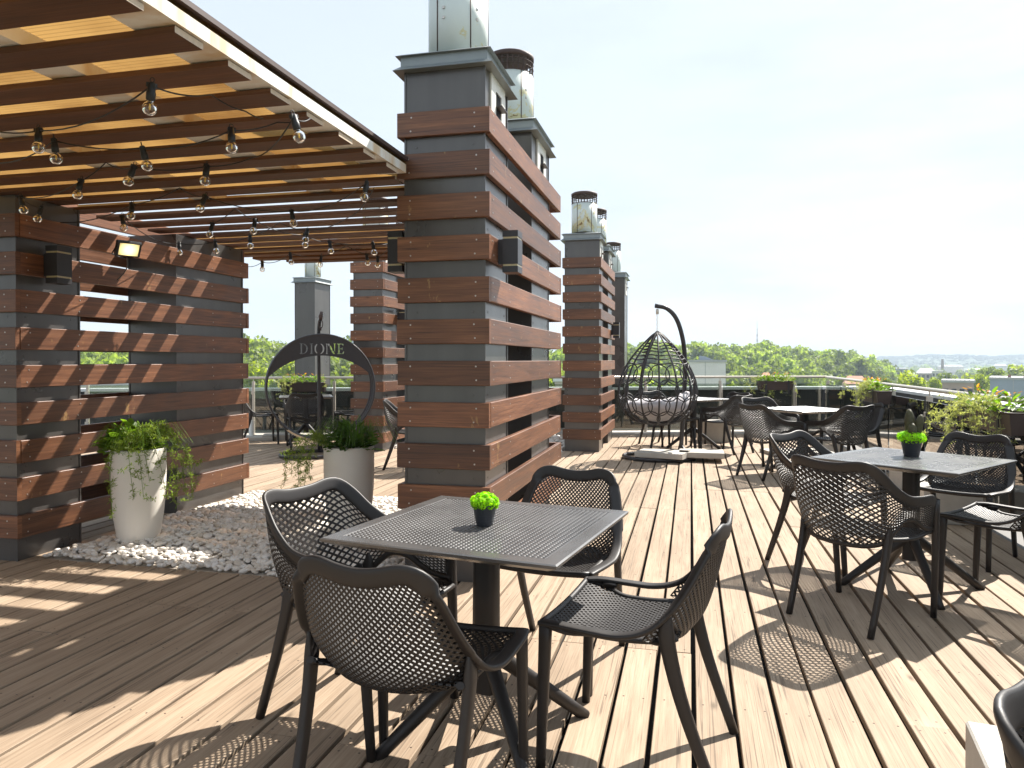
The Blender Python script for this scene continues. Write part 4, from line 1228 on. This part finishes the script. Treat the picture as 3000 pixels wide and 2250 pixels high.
# local frame: x to the right along the ring plane, z up, y away from the viewer
b = MB()
for (yy, rr) in ((0.0, RR), (0.13, RR), (0.29, RR)):
    b.sweep([(rr * math.cos(a), yy, rr * math.sin(a)) for a in np.linspace(0, 2 * PI, 72, endpoint=False)], 0.0155, None, 8, closed=True)
b.build('ring', M['darkmetal'], sw)
b = MB()
for a in (-2.25, -1.95, -1.2, -0.9, 0.35, PI - 0.35):
    b.sweep([(RR * math.cos(a), 0, RR * math.sin(a)), (RR * math.cos(a), .29, RR * math.sin(a))], 0.010, None, 6)
b.build('ring_spacer', M['darkmetal'], sw)
LOOPS = []
def poly(pts): LOOPS.append([tuple(q) for q in pts])
a0 = math.asin(0.12 / RR)
outer = [((RR + .012) * math.cos(a), (RR + .012) * math.sin(a)) for a in np.linspace(a0, PI - a0, 60)]
yb = RR - 0.285; hx = RR * math.cos(a0); dy = yb - 0.12
ri = (hx * hx + dy * dy) / (2 * dy); cyi = yb - ri
t0 = math.atan2(0.12 - cyi, -hx); t1 = math.atan2(0.12 - cyi, hx)
inner = [(ri * math.cos(a), cyi + ri * math.sin(a)) for a in np.linspace(t0, t1, 50)]
poly(outer + inner[1:-1])
LH = 0.140; LZ = 0.452
def L(pts, ox, sx=1.0): poly([(ox + x * LH * sx, LZ + y * LH) for x, y in pts])
def arc(cx, cyy, rx, ry, a, b_, n=18): return [(cx + rx * math.cos(R(t_)), cyy + ry * math.sin(R(t_))) for t_ in np.linspace(a, b_, n)]
ser = .035
def stem(x, w_=.13, sw_=.09): return [(x - sw_, 0), (x + w_ + sw_, 0), (x + w_ + sw_, ser), (x + w_, ser + .03), (x + w_, 1 - ser - .03), (x + w_ + sw_, 1 - ser), (x + w_ + sw_, 1), (x - sw_, 1), (x - sw_, 1 - ser), (x, 1 - ser - .03), (x, ser + .03), (x - sw_, ser)]
x = -0.290
L(stem(.10), x); L(arc(.30, .5, .46, .5, 88, -88) + arc(.30, .5, .32, .455, -84, 84), x)
x = -0.155
L(stem(.08), x)
x = -0.100
L(arc(.46, .5, .44, .515, 100, 255) + arc(.46, .5, .29, .47, 252, 103), x); L(arc(.52, .5, .44, .515, 75, -78) + arc(.52, .5, .29, .47, -75, 72), x)
x = 0.052
L(stem(.08, .07, .07), x); L([(.15, 1), (.36, 1), (.86, .02), (.86, 0), (.70, 0), (.23, .88)], x); L([(.82, .36), (.90, .20), (.90, .965), (.98, .965), (.98, 1), (.74, 1), (.74, .965), (.82, .965)], x)
x = 0.205
L([(0, 0), (.60, 0), (.66, .24), (.61, .24), (.50, .05), (.24, .05), (.24, .95), (.48, .95), (.57, .80), (.61, .80), (.59, 1), (0, 1), (0, 1 - ser), (.10, 1 - ser - .03), (.10, ser + .03), (0, ser)], x); L([(.27, .47), (.44, .47), (.47, .38), (.51, .38), (.51, .64), (.47, .64), (.44, .54), (.27, .54)], x)
from mathutils.geometry import delaunay_2d_cdt
vs2 = []; ed2 = []
for lp in LOOPS:
    o_ = len(vs2); vs2 += [Vector(q) for q in lp]; ed2 += [(o_ + k, o_ + (k + 1) % len(lp)) for k in range(len(lp))]
tv, _, tf, _, _, _ = delaunay_2d_cdt(vs2, ed2, [], 0, 1e-6)
def inside(q, lp):
    c_ = False
    for k in range(len(lp)):
        (xa, ya), (xb, yb_) = lp[k], lp[k - 1]
        if (ya > q[1]) != (yb_ > q[1]) and q[0] < (xb - xa) * (q[1] - ya) / (yb_ - ya) + xa: c_ = not c_
    return c_
keep = []
for f_ in tf:
    c_ = sum((tv[k] for k in f_), Vector((0, 0))) / len(f_)
    if sum(inside(c_, lp) for lp in LOOPS) % 2 == 1: keep.append(tuple(f_))
ec = {}
for f_ in keep:
    for k in range(len(f_)):
        e_ = (f_[k], f_[(k + 1) % len(f_)]); ec[tuple(sorted(e_))] = ec.get(tuple(sorted(e_)), []) + [e_]
cm = MB(); nv_ = len(tv)
cm.v = [(q.x, q.y, .004) for q in tv] + [(q.x, q.y, -.004) for q in tv]
for f_ in keep: cm.face(f_); cm.face([k + nv_ for k in f_][::-1])
for e_ in ec.values():
    if len(e_) == 1: i_, j_ = e_[0]; cm.face((j_, i_, i_ + nv_, j_ + nv_))
me = cm.mesh('crescent_plate', M['darkmetal'])
cr = bpy.data.objects.new('crescent_plate', me); COL.objects.link(cr); cr.parent = sw; cr.rotation_euler = (PI / 2, 0, 0); cr.location = (0, -0.004, 0)
b = MB(); V = []
ang = np.linspace(R(-128), R(-52), 16)
vs = []
for a in ang:
    for yy in (-0.02, 0.31):
        for dr in (-0.004, 0.022): vs.append(((RR + dr) * math.cos(a), yy, (RR + dr) * math.sin(a)))
fs = []
for k in range(15):
    o = 4 * k; n_ = o + 4
    fs += [(o, n_, n_ + 2, o + 2), (o + 1, o + 3, n_ + 3, n_ + 1), (o, o + 1, n_ + 1, n_), (o + 2, n_ + 2, n_ + 3, o + 3)]
fs += [(0, 2, 3, 1), (60, 61, 63, 62)]
b.add(vs, fs, smooth=False); b.build('seat', M['seatwood'], sw)
ss = thing('swing_stand', 'dark pole with a hook and oval floor ring holding the round swing', 'stand', (SX, SY, 0), R(34))
b = MB()
b.sweep(spline([(0.0, 0.36, 0.03), (0.0, 0.34, 0.6), (-0.005, 0.33, 1.2), (-0.01, 0.30, 1.68), (-0.005, 0.22, 1.84), (0.0, 0.13, 1.86)], 30), 0.024, None, 10)
b.build('pole', M['darkmetal'], ss)
b = MB(); b.sweep([(-0.10 + 0.44 * math.cos(a), 0.02 + 0.36 * math.sin(a), 0.028) for a in np.linspace(0, 2 * PI, 40, endpoint=False)], 0.025, None, 10, closed=True); b.build('floor_ring', M['darkmetal'], ss)
b = MB(); b.sweep([(0.0 + 0.028 * math.cos(a), 0.13, 1.80 + 0.06 * math.sin(a)) for a in np.linspace(0, 2 * PI, 16, endpoint=False)], 0.006, None, 6, closed=True)
b.sweep([(0.0, 0.13, 1.86), (0, .12, 1.90), (.01, .11, 1.97)], [0.02, .03, .016], None, 8); b.sweep([(0.0, 0.13, 1.76), (0, 0.13, 1.71)], 0.012, None, 6); b.build('hook', M['rust'], ss)

# ================================================================ railings, parapet, balcony boxes
def railing(label, pts_z, posts, panes):
    t = thing('glass_railing', label, 'railing', (0, 0, 0), 0, 'glass railings round the terrace')
    return t
XR = 2.38
rr_ = railing('glass railing with steel posts along the right side of the deck', None, None, None)
b = MB(); b.sweep([(XR, -1, 1.0), (XR, 14.2, 1.0)], 0.0215, None, 12); b.build('handrail', M['steel'], rr_)
rp = [0.2, 1.35, 2.75, 4.1, 5.5, 6.9, 8.3, 9.7, 11.15, 12.6, 14.0]
def post(parent, p, rz):
    b = MB(); b.box((-0.028, -0.020, 0), (0.028, 0.020, 0.935), bev=.003); b.box((-0.006, -0.006, 0.935), (0.006, 0.006, 0.982)); b.box((-0.05, -0.05, -0.04), (0.05, 0.05, 0.004))
    o = b.build('post', M['steel'], parent, p); o.rotation_euler = (0, 0, rz)
    for z in (0.22, 0.72):
        b = MB(); b.box((-0.045, -0.03, z), (-0.029, 0.03, z + 0.05)); b.build('clamp', M['steel'], o)
for y in rp: post(rr_, (XR, y, 0), 0)
for a, c in zip(rp[:-1], rp[1:]):
    b = MB(); b.box((XR - 0.045, a + 0.03, 0.07), (XR - 0.035, c - 0.03, 0.885)); b.build('glass_pane', M['glass'], rr_)
rb = railing('glass railing with steel handrail along the back of the terrace', None, None, None)
b = MB(); b.sweep([along(-0.05, 0, 1.0), along(13, 0, 1.0)], 0.0215, None, 12); b.build('handrail', M['steel'], rb)
bs = [0.55 + 1.36 * k for k in range(10)]
ra = math.atan2(dv.y, dv.x)
for s in bs: post(rb, along(s), ra + PI / 2)
for a, c in zip([0.0] + bs[:-1], bs):
    b = MB(); p0 = along(a + .03, -.04); p1 = along(c - .03, -.04)
    o_ = nvv * 0.005
    vs = []
    for z in (0.07, 0.885):
        for q in (p0 - o_, p1 - o_, p1 + o_, p0 + o_): vs.append((q.x, q.y, z))
    b.add(vs, [(3, 2, 1, 0), (4, 5, 6, 7)] + [(k, (k + 1) % 4, 4 + (k + 1) % 4, 4 + k) for k in range(4)]); b.build('glass_pane', M['glass'], rb)
pw = thing('parapet_wall', 'dark parapet wall with pale metal coping behind the glass railing', 'wall', (0, 0, 0))
PX = 3.55; zc_ = 0.74
PB = [along(-1.35, 0.75), along(14, 0.75)]
b = MB(); b.box((PX, -3, -22), (PX + 0.25, PB[0].y - 0.02, zc_))
q0, q1 = PB; of = nvv * 0.25
vs = [(*q.xy, z) for z in (-22, zc_) for q in (q0, q1, q1 + of, q0 + of)]
b.add(vs, [(0, 1, 5, 4), (1, 2, 6, 5), (2, 3, 7, 6), (3, 0, 4, 7), (4, 5, 6, 7)]); b.build('wall', M['parapet'], pw)
b = MB(); b.box((PX - 0.04, -3, zc_ + 0.002), (PX + 0.75, PB[0].y - 0.1, zc_ + 0.05))
q0 = q0 - nvv * .04 - dv * -0.6; q1 = q1 - nvv * .04; of = nvv * 0.40
vs = [(*q.xy, z) for z in (zc_ + 0.004, zc_ + 0.053) for q in (q0, q1, q1 + of, q0 + of)]
b.add(vs, [(0, 1, 5, 4), (1, 2, 6, 5), (2, 3, 7, 6), (3, 0, 4, 7), (4, 5, 6, 7)]); b.build('coping', M['coping'], pw)

def balcony_box(p, rz, ln, label, plabel, flowers=True, spill=10, azr=(-PI, PI)):
    t = thing('planter_box', label, 'planter box', p, rz, 'brown planter boxes on the railing')
    b = MB()
    h = 0.155; w0, w1 = 0.065, 0.085
    vs = [(-ln / 2 + .02, -w0, 0), (ln / 2 - .02, -w0, 0), (ln / 2 - .02, w0, 0), (-ln / 2 + .02, w0, 0), (-ln / 2, -w1, h), (ln / 2, -w1, h), (ln / 2, w1, h), (-ln / 2, w1, h)]
    b.add(vs, [(3, 2, 1, 0)] + [(k, (k + 1) % 4, 4 + (k + 1) % 4, 4 + k) for k in range(4)])
    b.add([(-ln / 2, -w1, h - .015), (ln / 2, -w1, h - .015), (ln / 2, w1, h - .015), (-ln / 2, w1, h - .015)], [(0, 1, 2, 3)])
    b.sweep([(-ln / 2, -w1, h), (ln / 2, -w1, h), (ln / 2, w1, h), (-ln / 2, w1, h)], 0.007, None, 6, closed=True); b.build('box', M['planterbox'], t)
    for s in (-1, 1):
        b = MB(); b.box((s * ln * .33 - .015, -w1 - .012, -.05), (s * ln * .33 + .015, -w1 - .004, h + .015)); b.box((s * ln * .33 - .015, -w1 - .012, -.06), (s * ln * .33 + .015, w1 + .03, -.05)); b.build('hanger', M['darkmetal'], t)
    q = thing('flowering_plant', plabel, 'plant', (p[0], p[1], p[2] + h - .01), rz, 'plants in the railing boxes')
    for k in range(spill):
        x = random.uniform(-ln / 2, ln / 2)
        fern(q, M['palefern'], (x, 0, 0.0), 2, 'foliage', .10, .10, (0.12, 0.34), (0.05, 0.30), nl=10, nlen=.030, azr=azr, step=.032, nw=.0032)
    for k in range(3):
        x = (k - 1) * ln * .30 + random.uniform(-.05, .05)
        leafy(q, M['leaf'], (x, 0, 0.0), 55, 0.10, 0.14, (0.05, 0.09), wr=.22)
        if flowers: leafy(q, M['petal'], (x, 0, 0.12), 7, 0.06, 0.05, (0.03, 0.05), 'foliage', .3)['label'] = 'orange flower petals'
    return t
balcony_box((2.245, 6.30, 0.775), R(-90), 1.05, 'brown planter box on the right railing behind the cactus table', 'pale trailing fronds with orange flowers above the armchair at the cactus table', azr=(-2.6, -0.4), spill=7)
balcony_box((2.235, 9.95, 0.775), R(-90), 0.95, 'brown planter box on the right railing beside the blue sheen chair', 'pale fronds and yellow green leaves on the railing beside the dark chair', azr=(-2.6, -0.2), spill=6)
pb = along(0.95, -0.13, 0.77)
balcony_box(pb, ra, 0.62, 'brown planter box on the back railing above the tables', 'pale fronds spilling from the box on the back railing', spill=6)
pb = along(9.2, -0.13, 0.77)
balcony_box(pb, ra, 0.75, 'brown planter box on the back railing seen through the round swing', 'pale fronds with orange tips seen through the round swing', spill=5)
# ================================================================ the valley beyond the roof
def far(px, d, z=0.0):
    x = (px - 1500) / 2144.2 * d; c, s = math.cos(YAW), math.sin(YAW)
    return Vector((x * c - d * s, x * s + d * c, z))
def zat(py, d): return CAM_H - (py - 1054.6) / 2144.2 * d
GZ = -20.0
b = MB(); n = 48
b.add([(0, 0, GZ)] + [(4000 * math.cos(2 * PI * k / n), 4000 * math.sin(2 * PI * k / n), GZ) for k in range(n)], [(0, 1 + k, 1 + (k + 1) % n) for k in range(n)])
kind(b.build('ground', M['ground']), 'structure')
CREST = [(-300, 240, 985), (300, 230, 985), (700, 230, 992), (760, 230, 985), (830, 225, 996), (900, 220, 988), (1000, 230, 985), (1190, 260, 1000), (1400, 300, 1005), (1640, 330, 1012), (1750, 370, 1010), (1850, 390, 1006), (1950, 400, 1001), (2050, 400, 1007), (2150, 410, 1012), (2220, 420, 1003), (2270, 420, 1009), (2330, 430, 1016), (2400, 440, 1024), (2450, 450, 1022), (2500, 460, 1032), (2560, 470, 1048), (2610, 480, 1072), (2660, 490, 1110), (2760, 500, 1140), (3300, 520, 1140)]
def crest(px):
    for a, c in zip(CREST[:-1], CREST[1:]):
        if a[0] <= px <= c[0]:
            t = (px - a[0]) / (c[0] - a[0]); return lerp(a[1], c[1], t), lerp(zat(a[2], a[1]), zat(c[2], c[1]), t) - 8.5
    return 300, GZ - 1
def hill_z(px, f):
    d, zc = crest(px)
    zc = max(zc, GZ - 1)
    if f <= 1: return GZ - 0.5 + (zc - GZ + 0.5) * sstep((f - .30) / .70) ** 0.9
    return GZ - 0.5 + (zc - GZ + 0.5) * (1 - sstep((f - 1.05) / 0.9))
V = []; F = []
pxs = list(range(-300, 2801, 40)); fs_ = np.linspace(.28, 2.0, 30)
for px in pxs:
    d, zc = crest(px)
    for f in fs_:
        V.append(tuple(far(px, d * f, hill_z(px, f))))
nf_ = len(fs_)
for i in range(len(pxs) - 1):
    for j in range(nf_ - 1):
        a = i * nf_ + j; F.append((a, a + 1, a + nf_ + 1, a + nf_))
kind(np_mesh('hill', V, F, M['hill'], None, True), 'structure')

def crown_arrays(n, lobes, rad, size, squash=0.85):
    """n leaf-clump quads spread on a bunch of lobes; centre at origin, radius about rad"""
    L = rng.normal(size=(lobes, 3)); L /= np.linalg.norm(L, axis=1)[:, None]
    L *= rng.uniform(.25, .72, (lobes, 1)) * rad; L[:, 2] *= squash
    lr = rng.uniform(.30, .52, lobes) * rad
    k = rng.integers(0, lobes, n)
    d = rng.normal(size=(n, 3)); d[:, 2] += 0.25; d /= np.linalg.norm(d, axis=1)[:, None]
    P = L[k] + d * (lr[k] * rng.uniform(.72, 1.05, n))[:, None]
    nr = d + rng.normal(size=(n, 3)) * .45; nr /= np.linalg.norm(nr, axis=1)[:, None]
    a = np.cross(nr, rng.normal(size=(n, 3))); a /= np.linalg.norm(a, axis=1)[:, None]
    c = np.cross(nr, a); s = (size * rng.uniform(.55, 1.25, n))[:, None]
    return np.stack([P - a * s - c * s * .5, P + a * s * .6 - c * s, P + a * s + c * s * .5, P - a * s * .5 + c * s], 1)
PROTO = [crown_arrays(520, 15, 1.0, 0.112, q) for q in (.8, .95, .75, 1.1, .9, .85)]
def forest(name, items, mat):
    VV = []; TT = []
    for (p, r, h, tint) in items:
        q = PROTO[int(rng.integers(0, len(PROTO)))]
        a = rng.uniform(0, 2 * PI); ca, sa = math.cos(a), math.sin(a)
        x = q[..., 0] * ca - q[..., 1] * sa; y = q[..., 0] * sa + q[..., 1] * ca
        VV.append(np.stack([x * r + p[0], y * r + p[1], q[..., 2] * h + p[2]], -1).reshape(-1, 3))
        TT.append(np.clip(tint + rng.normal(0, .10, len(q)), 0, 1))
    V = np.concatenate(VV); F = np.arange(len(V)).reshape(-1, 4)
    return kind(np_mesh(name, V, F, mat, np.concatenate(TT)), 'stuff')
items = []
while len(items) < 2000:
    px = rng.uniform(-100, 2680); d, zc = crest(px)
    if zc < GZ + 1: continue
    f = 1.08 - 0.62 * rng.random() ** 1.5
    if 1150 < px < 1560 and rng.random() < .75: continue
    r = rng.uniform(2.8, 5.2) * (1 + .15 * (d > 350)); h = r * rng.uniform(.8, 1.25)
    p = far(px, d * f, hill_z(px, f) + h * .55 + rng.uniform(-1, 1.2))
    t = float(np.clip(0.5 + 0.9 * noise.noise(Vector((p.x * .018, p.y * .018, 2))) + rng.normal(0, .2), 0, 1))
    items.append((p, r, h, t))
forest('woods', items, M['wood_far'])
items = []
for _ in range(900):
    px = rng.uniform(2300, 3500); d = 330 * (8.0 ** rng.random())
    if px < 2640 and d < 560: continue
    r = rng.uniform(4, 7); p = far(px, d, GZ + r * .8)
    cl = noise.noise(Vector((p.x * .006, p.y * .006, 5)))
    if cl < -0.08: continue
    items.append((p, r, r, float(np.clip(.5 + cl + rng.normal(0, .2), 0, 1))))
forest('valley_woods', items, M['wood_far'])
# far ridges
def ridge(name, d, ys, z0, mat, w_):
    V = []; F = []; n = 90; m = 7
    for i in range(n + 1):
        px = lerp(-400, 3700, i / n)
        yv = np.interp(px, [p[0] for p in ys], [p[1] for p in ys])
        zt = zat(yv, d) + 3.5 * noise.noise(Vector((px * .012, 3, d)))
        for j in range(m):
            f = j / (m - 1); dd = d - w_ * (1 - f)
            V.append(tuple(far(px, dd, lerp(GZ - 1, zt, sstep(f)))))
        V.append(tuple(far(px, d + w_, GZ - 1)))
    m += 1
    for i in range(n):
        for j in range(m - 1): F.append((i * m + j, i * m + j + 1, (i + 1) * m + j + 1, (i + 1) * m + j))
    kind(np_mesh(name, V, F, mat, None, True), 'structure')
    return
YS = [(-400, 1046), (2300, 1046), (2540, 1049), (2650, 1046), (2720, 1041), (2830, 1042), (2900, 1046), (2960, 1043), (3100, 1040), (3700, 1040)]
ridge('far_hills', 2900, YS, 0, M['farwood'], 1100)
items = []
for _ in range(1500):
    px = rng.uniform(2350, 3300); f = rng.random() ** .7
    d = 2900 - 1000 * (1 - f)
    yv = np.interp(px, [p[0] for p in YS], [p[1] for p in YS])
    zt = lerp(GZ, zat(yv, 2900), sstep(f)); r = rng.uniform(9, 17)
    items.append((far(px, d, zt - 2), r, r * .6, float(rng.uniform(0, .7))))
forest('far_woods', items, M['farwood'])

def tree(px, py, d, wpx, label, mat='wood_far', squash=1.0):
    zt = zat(py, d); r = wpx / 2144.2 * d / 2; h = r * squash
    p = far(px, d, GZ)
    t = thing('broadleaf_tree', label, 'tree', p, 0, 'trees in the valley')
    b = MB(); H = zt - GZ - 2 * h
    if H > 0.5:
        b.sweep([(0, 0, 0), (0.05, 0, H * .6), (0, 0.08, H + h * .6)], [.35, .25, .12], None, 8)
        for a in (0.3, 2.3, 4.4): b.sweep([(0, 0, H * .9), (math.cos(a) * r * .4, math.sin(a) * r * .4, H + h * .8)], [.12, .05], None, 6)
        b.build('trunk', M['bark'], t)
    q = crown_arrays(1500, 22, 1.0, 0.085, 1.0).reshape(-1, 3) * np.array([r, r, h]) + np.array([0, 0, zt - GZ - h])
    np_mesh('crown', q, np.arange(len(q)).reshape(-1, 4), M[mat], np.clip(rng.normal(.55, .2, len(q) // 4), 0, 1), False, t)
tree(2672, 1081, 150, 96, 'bright yellow green round tree just above the right railing', 'tree_near')
tree(2596, 1103, 160, 34, 'small dark tree left of the bright yellow green tree')
tree(2738, 1106, 170, 42, 'low tree right of the bright yellow green tree', 'tree_near')
tree(2775, 1090, 185, 60, 'dark tree behind the flat roof with the rooftop rail')
tree(2822, 1084, 200, 74, 'mid green tree above the flat roof with the rooftop rail', 'tree_near')
tree(2868, 1095, 190, 62, 'olive tree between the flat roof and the blue grey hall', 'tree_near')
tree(2925, 1078, 230, 70, 'green tree behind the left end of the blue grey hall', 'wood_far')
tree(2985, 1064, 300, 88, 'tall pale green tree at the right edge of the photo', 'tree_near')
tree(2893, 1072, 290, 60, 'distant tree left of the tall pale green tree', 'wood_far')
tree(2470, 1097, 210, 60, 'shrubby tree below the wooded hill by the road', 'wood_far')
tree(2150, 1120, 120, 60, 'low dark bush behind the glass under the planter box', 'wood_far')
tree(2390, 1124, 120, 50, 'low green bush behind the railing corner', 'wood_far')
for k, (px, py, d, wp) in enumerate(((745, 1062, 140, 90), (850, 1052, 150, 100), (1060, 1070, 130, 110), (1150, 1040, 170, 110), (1640, 1075, 140, 90))):
    tree(px, py, d, wp, ['yellow green bush tree at the left inside the round swing view', 'leafy tree right of the grey gabled house', 'light tree behind the grey flue and the swing', 'rounded tree beside the swing pillar', 'tree between the two slatted pillars'][k], 'tree_near')

def building(px, ytop, d, wpx, depth, wall, label, roof=None, rh=0.0, storeys=2, cols=5, rz=None, name='building', cat='building', extra=None):
    W = wpx / 2144.2 * d; zt = zat(ytop, d); p = far(px, d, GZ)
    ang = math.atan2(p.y, p.x) - PI / 2 + (rz or 0)
    t = thing(name, label, cat, p, ang)
    H = zt - GZ - rh
    b = MB(); b.box((-W / 2, 0, 0), (W / 2, depth, H), tint=.5); b.build('wall', M[wall], t)
    if roof and rh > 0:
        b = MB(); o = .3
        vs = [(-W / 2 - o, -o, H + .004), (W / 2 + o, -o, H + .004), (W / 2 + o, depth + o, H + .004), (-W / 2 - o, depth + o, H + .004), (-W / 2 + W * .18, depth / 2, H + rh), (W / 2 - W * .18, depth / 2, H + rh)]
        b.add(vs, [(0, 1, 5, 4), (1, 2, 5), (2, 3, 4, 5), (3, 0, 4), (3, 2, 1, 0)]); b.build('roof', M[roof], t)
    elif roof:
        b = MB(); b.box((-W / 2 - .15, -.15, H + .003), (W / 2 + .15, depth + .15, H + .35), tint=.5); b.build('roof', M[roof], t)
    sh = 3.0
    for s in range(storeys):
        z = H - 2.4 - s * sh
        if z < 0.5: break
        for c in range(cols):
            x = -W / 2 + W * (c + .5) / cols; ww = min(.55, W / cols * .3)
            b = MB(); b.box((x - ww, -.06, z), (x + ww, -.004, z + 1.5), tint=.5); b.build('window', M['window'], t)
    if extra: extra(t, W, H, depth)
    return t
def ex_tower(t, W, H, D):
    b = MB(); b.add([(-W * .22, .5, H), (W * .30, .5, H), (W * .30, D - .5, H), (-W * .22, D - .5, H), (-W * .22, .5, H + 1.0), (-W * .22, D - .5, H + 1.0), (-W * .05, .5, H + .85), (-W * .05, D - .5, H + .85)], [(0, 1, 6, 4), (1, 2, 7, 6), (2, 3, 5, 7), (3, 0, 4, 5), (4, 6, 7, 5)]); b.build('skylight', M['wall_blue'], t)
    b = MB(); b.box((-W * .06, -.05, 0), (-W * .045, -.001, H), tint=.5); b.build('downpipe', M['roof_grey'], t)
def ex_rail(t, W, H, D):
    b = MB()
    for x in np.linspace(-W / 2, W / 2, 8): b.box((x - .03, .1, H + .35), (x + .03, .16, H + 1.4), tint=.5)
    for z in (.9, 1.35): b.box((-W / 2, .1, H + z), (W / 2, .16, H + z + .05), tint=.5)
    b.build('roof_rail', M['roof_grey'], t)
def ex_vents(t, W, H, D):
    for x in (-W * .1, W * .22):
        b = MB(); b.box((x - .25, 1, H), (x + .25, 1.5, H + .8), tint=.5); b.build('roof_vent', M['brick'], t)
    b = MB()
    for x in (-W * .02,): b.box((x - .05, -.04, 0), (x + .05, -.001, H), tint=.5)
    b.build('downpipe', M['roof_grey'], t)
building(2072, 1061, 110, 104, 6, 'wall_grey', 'plain grey block with a slanted roof light behind the egg chair', 'roof_grey', 0, 0, 0, extra=ex_tower)
building(2258, 1077, 330, 48, 10, 'wall_pink', 'long pinkish building at the foot of the wooded hill', 'roof_grey', 0, 2, 6)
building(2291, 1063, 335, 12, 6, 'wall_pink', 'narrow pinkish stair tower at the foot of the wooded hill', 'roof_grey', 0, 4, 1)
building(2245, 1092, 240, 24, 8, 'wall_cream', 'small house with a red roof above the planter box', 'roof_red', 1.6, 1, 2)
building(2505, 1102, 190, 62, 9, 'wall_pink', 'low house with a wide orange red roof by the railing corner', 'roof_red', 2.0, 1, 4)
building(2622, 1081, 520, 66, 20, 'wall_blue', 'long blue grey hall in the valley left of the bright tree', 'roof_grey', 0, 1, 6)
building(2712, 1079, 380, 46, 12, 'wall_cream', 'cream house with a hipped grey roof behind the bright tree', 'roof_grey', 2.6, 2, 4)
building(2746, 1089, 370, 28, 9, 'wall_white', 'small white building right of the cream house', 'roof_grey', 0, 1, 3)
building(2785, 1069, 950, 66, 20, 'wall_white', 'distant white hall beside the brick chimney', 'roof_grey', 2, 0, 0)
building(2860, 1079, 900, 50, 20, 'wall_pink', 'distant pinkish shed among trees', 'roof_grey', 2, 0, 0)
building(2930, 1067, 1100, 34, 20, 'wall_white', 'distant pale roof below the far hills', 'roof_grey', 2, 0, 0)
building(2807, 1121, 105, 80, 8, 'wall_pink', 'flat roofed building with a thin rooftop rail', 'roof_grey', 0, 1, 4, extra=ex_rail)
building(2972, 1112, 125, 120, 14, 'wall_blue', 'blue grey hall with two roof vents at the right edge', 'roof_grey', 0, 0, 0, extra=ex_vents)
building(812, 1044, 180, 54, 10, 'wall_cream', 'house with a grey hipped roof seen inside the round swing', 'roof_grey', 3.2, 2, 3)
building(1030, 984, 620, 22, 14, 'wall_blue', 'distant grey tower block beside the swing pillar', 'roof_grey', 0, 9, 3)
building(300, 1131, 60, 230, 9, 'wall_white', 'low white building seen through the slatted wall', 'roof_grey', 0, 1, 5)
building(1720, 1118, 75, 190, 8, 'wall_cream', 'low flat building behind the egg chair', 'coping', 0, 1, 6)
# mast and factory chimney
p = far(2218, 850, 0); t = thing('radio_mast', 'thin lattice radio mast standing on the wooded hill', 'mast', (p.x, p.y, -2))
b = MB(); Hm = zat(938, 850) + 2
for k in range(3):
    a = k * 2 * PI / 3; b.sweep([(1.5 * math.cos(a), 1.5 * math.sin(a), 0), (.5 * math.cos(a), .5 * math.sin(a), Hm * .8)], .16, None, 4)
    for q in range(12):
        r0 = 1.5 - q / 12; r1 = 1.5 - (q + 1) / 12; a2 = a + 2 * PI / 3
        b.sweep([(r0 * math.cos(a), r0 * math.sin(a), Hm * .8 * q / 12), (r1 * math.cos(a2), r1 * math.sin(a2), Hm * .8 * (q + 1) / 12)], .09, None, 4)
b.build('lattice', M['mast'], t)
b = MB(); b.sweep([(0, 0, Hm * .78), (0, 0, Hm)], .18, None, 6)
for z in (.3, .5, .62): b.box((-.8, -.4, Hm * z), (.8, .4, Hm * z + 2.2), tint=.5)
b.build('antenna', M['mast'], t)
p = far(2761, 880, GZ); b = MB(); b.lathe([(2.1, 0), (1.3, zat(1054, 880) - GZ), (1.45, zat(1054, 880) - GZ + .1), (1.45, zat(1054, 880) - GZ + .8), (1.0, zat(1054, 880) - GZ + .8)], (0, 0, 0), 16)
tag(b.build('factory_chimney', M['brick'], None, p), 'slim brick factory chimney in the distant valley', 'chimney')
for o in (protoA, protoS):
    pass
HAZE = 0.00040
# ================================================================ air
hb = MB(); hb.box((-4100, -4100, GZ - 3), (4100, 4100, 60), tint=.5)
ho = hb.build('haze', M['white'])
hm = bpy.data.materials.new('haze_air'); hm.use_nodes = True; hm.node_tree.nodes.clear()
ov = hm.node_tree.nodes.new('ShaderNodeOutputMaterial'); pv = hm.node_tree.nodes.new('ShaderNodeVolumePrincipled')
pv.inputs['Color'].default_value = (0.74, 0.87, 1.0, 1); pv.inputs['Density'].default_value = HAZE; pv.inputs['Anisotropy'].default_value = 0.0
hm.node_tree.links.new(pv.outputs[0], ov.inputs['Volume'])
ho.data.materials.clear(); ho.data.materials.append(hm)
kind(ho, 'stuff')
cy.volume_bounces = 0
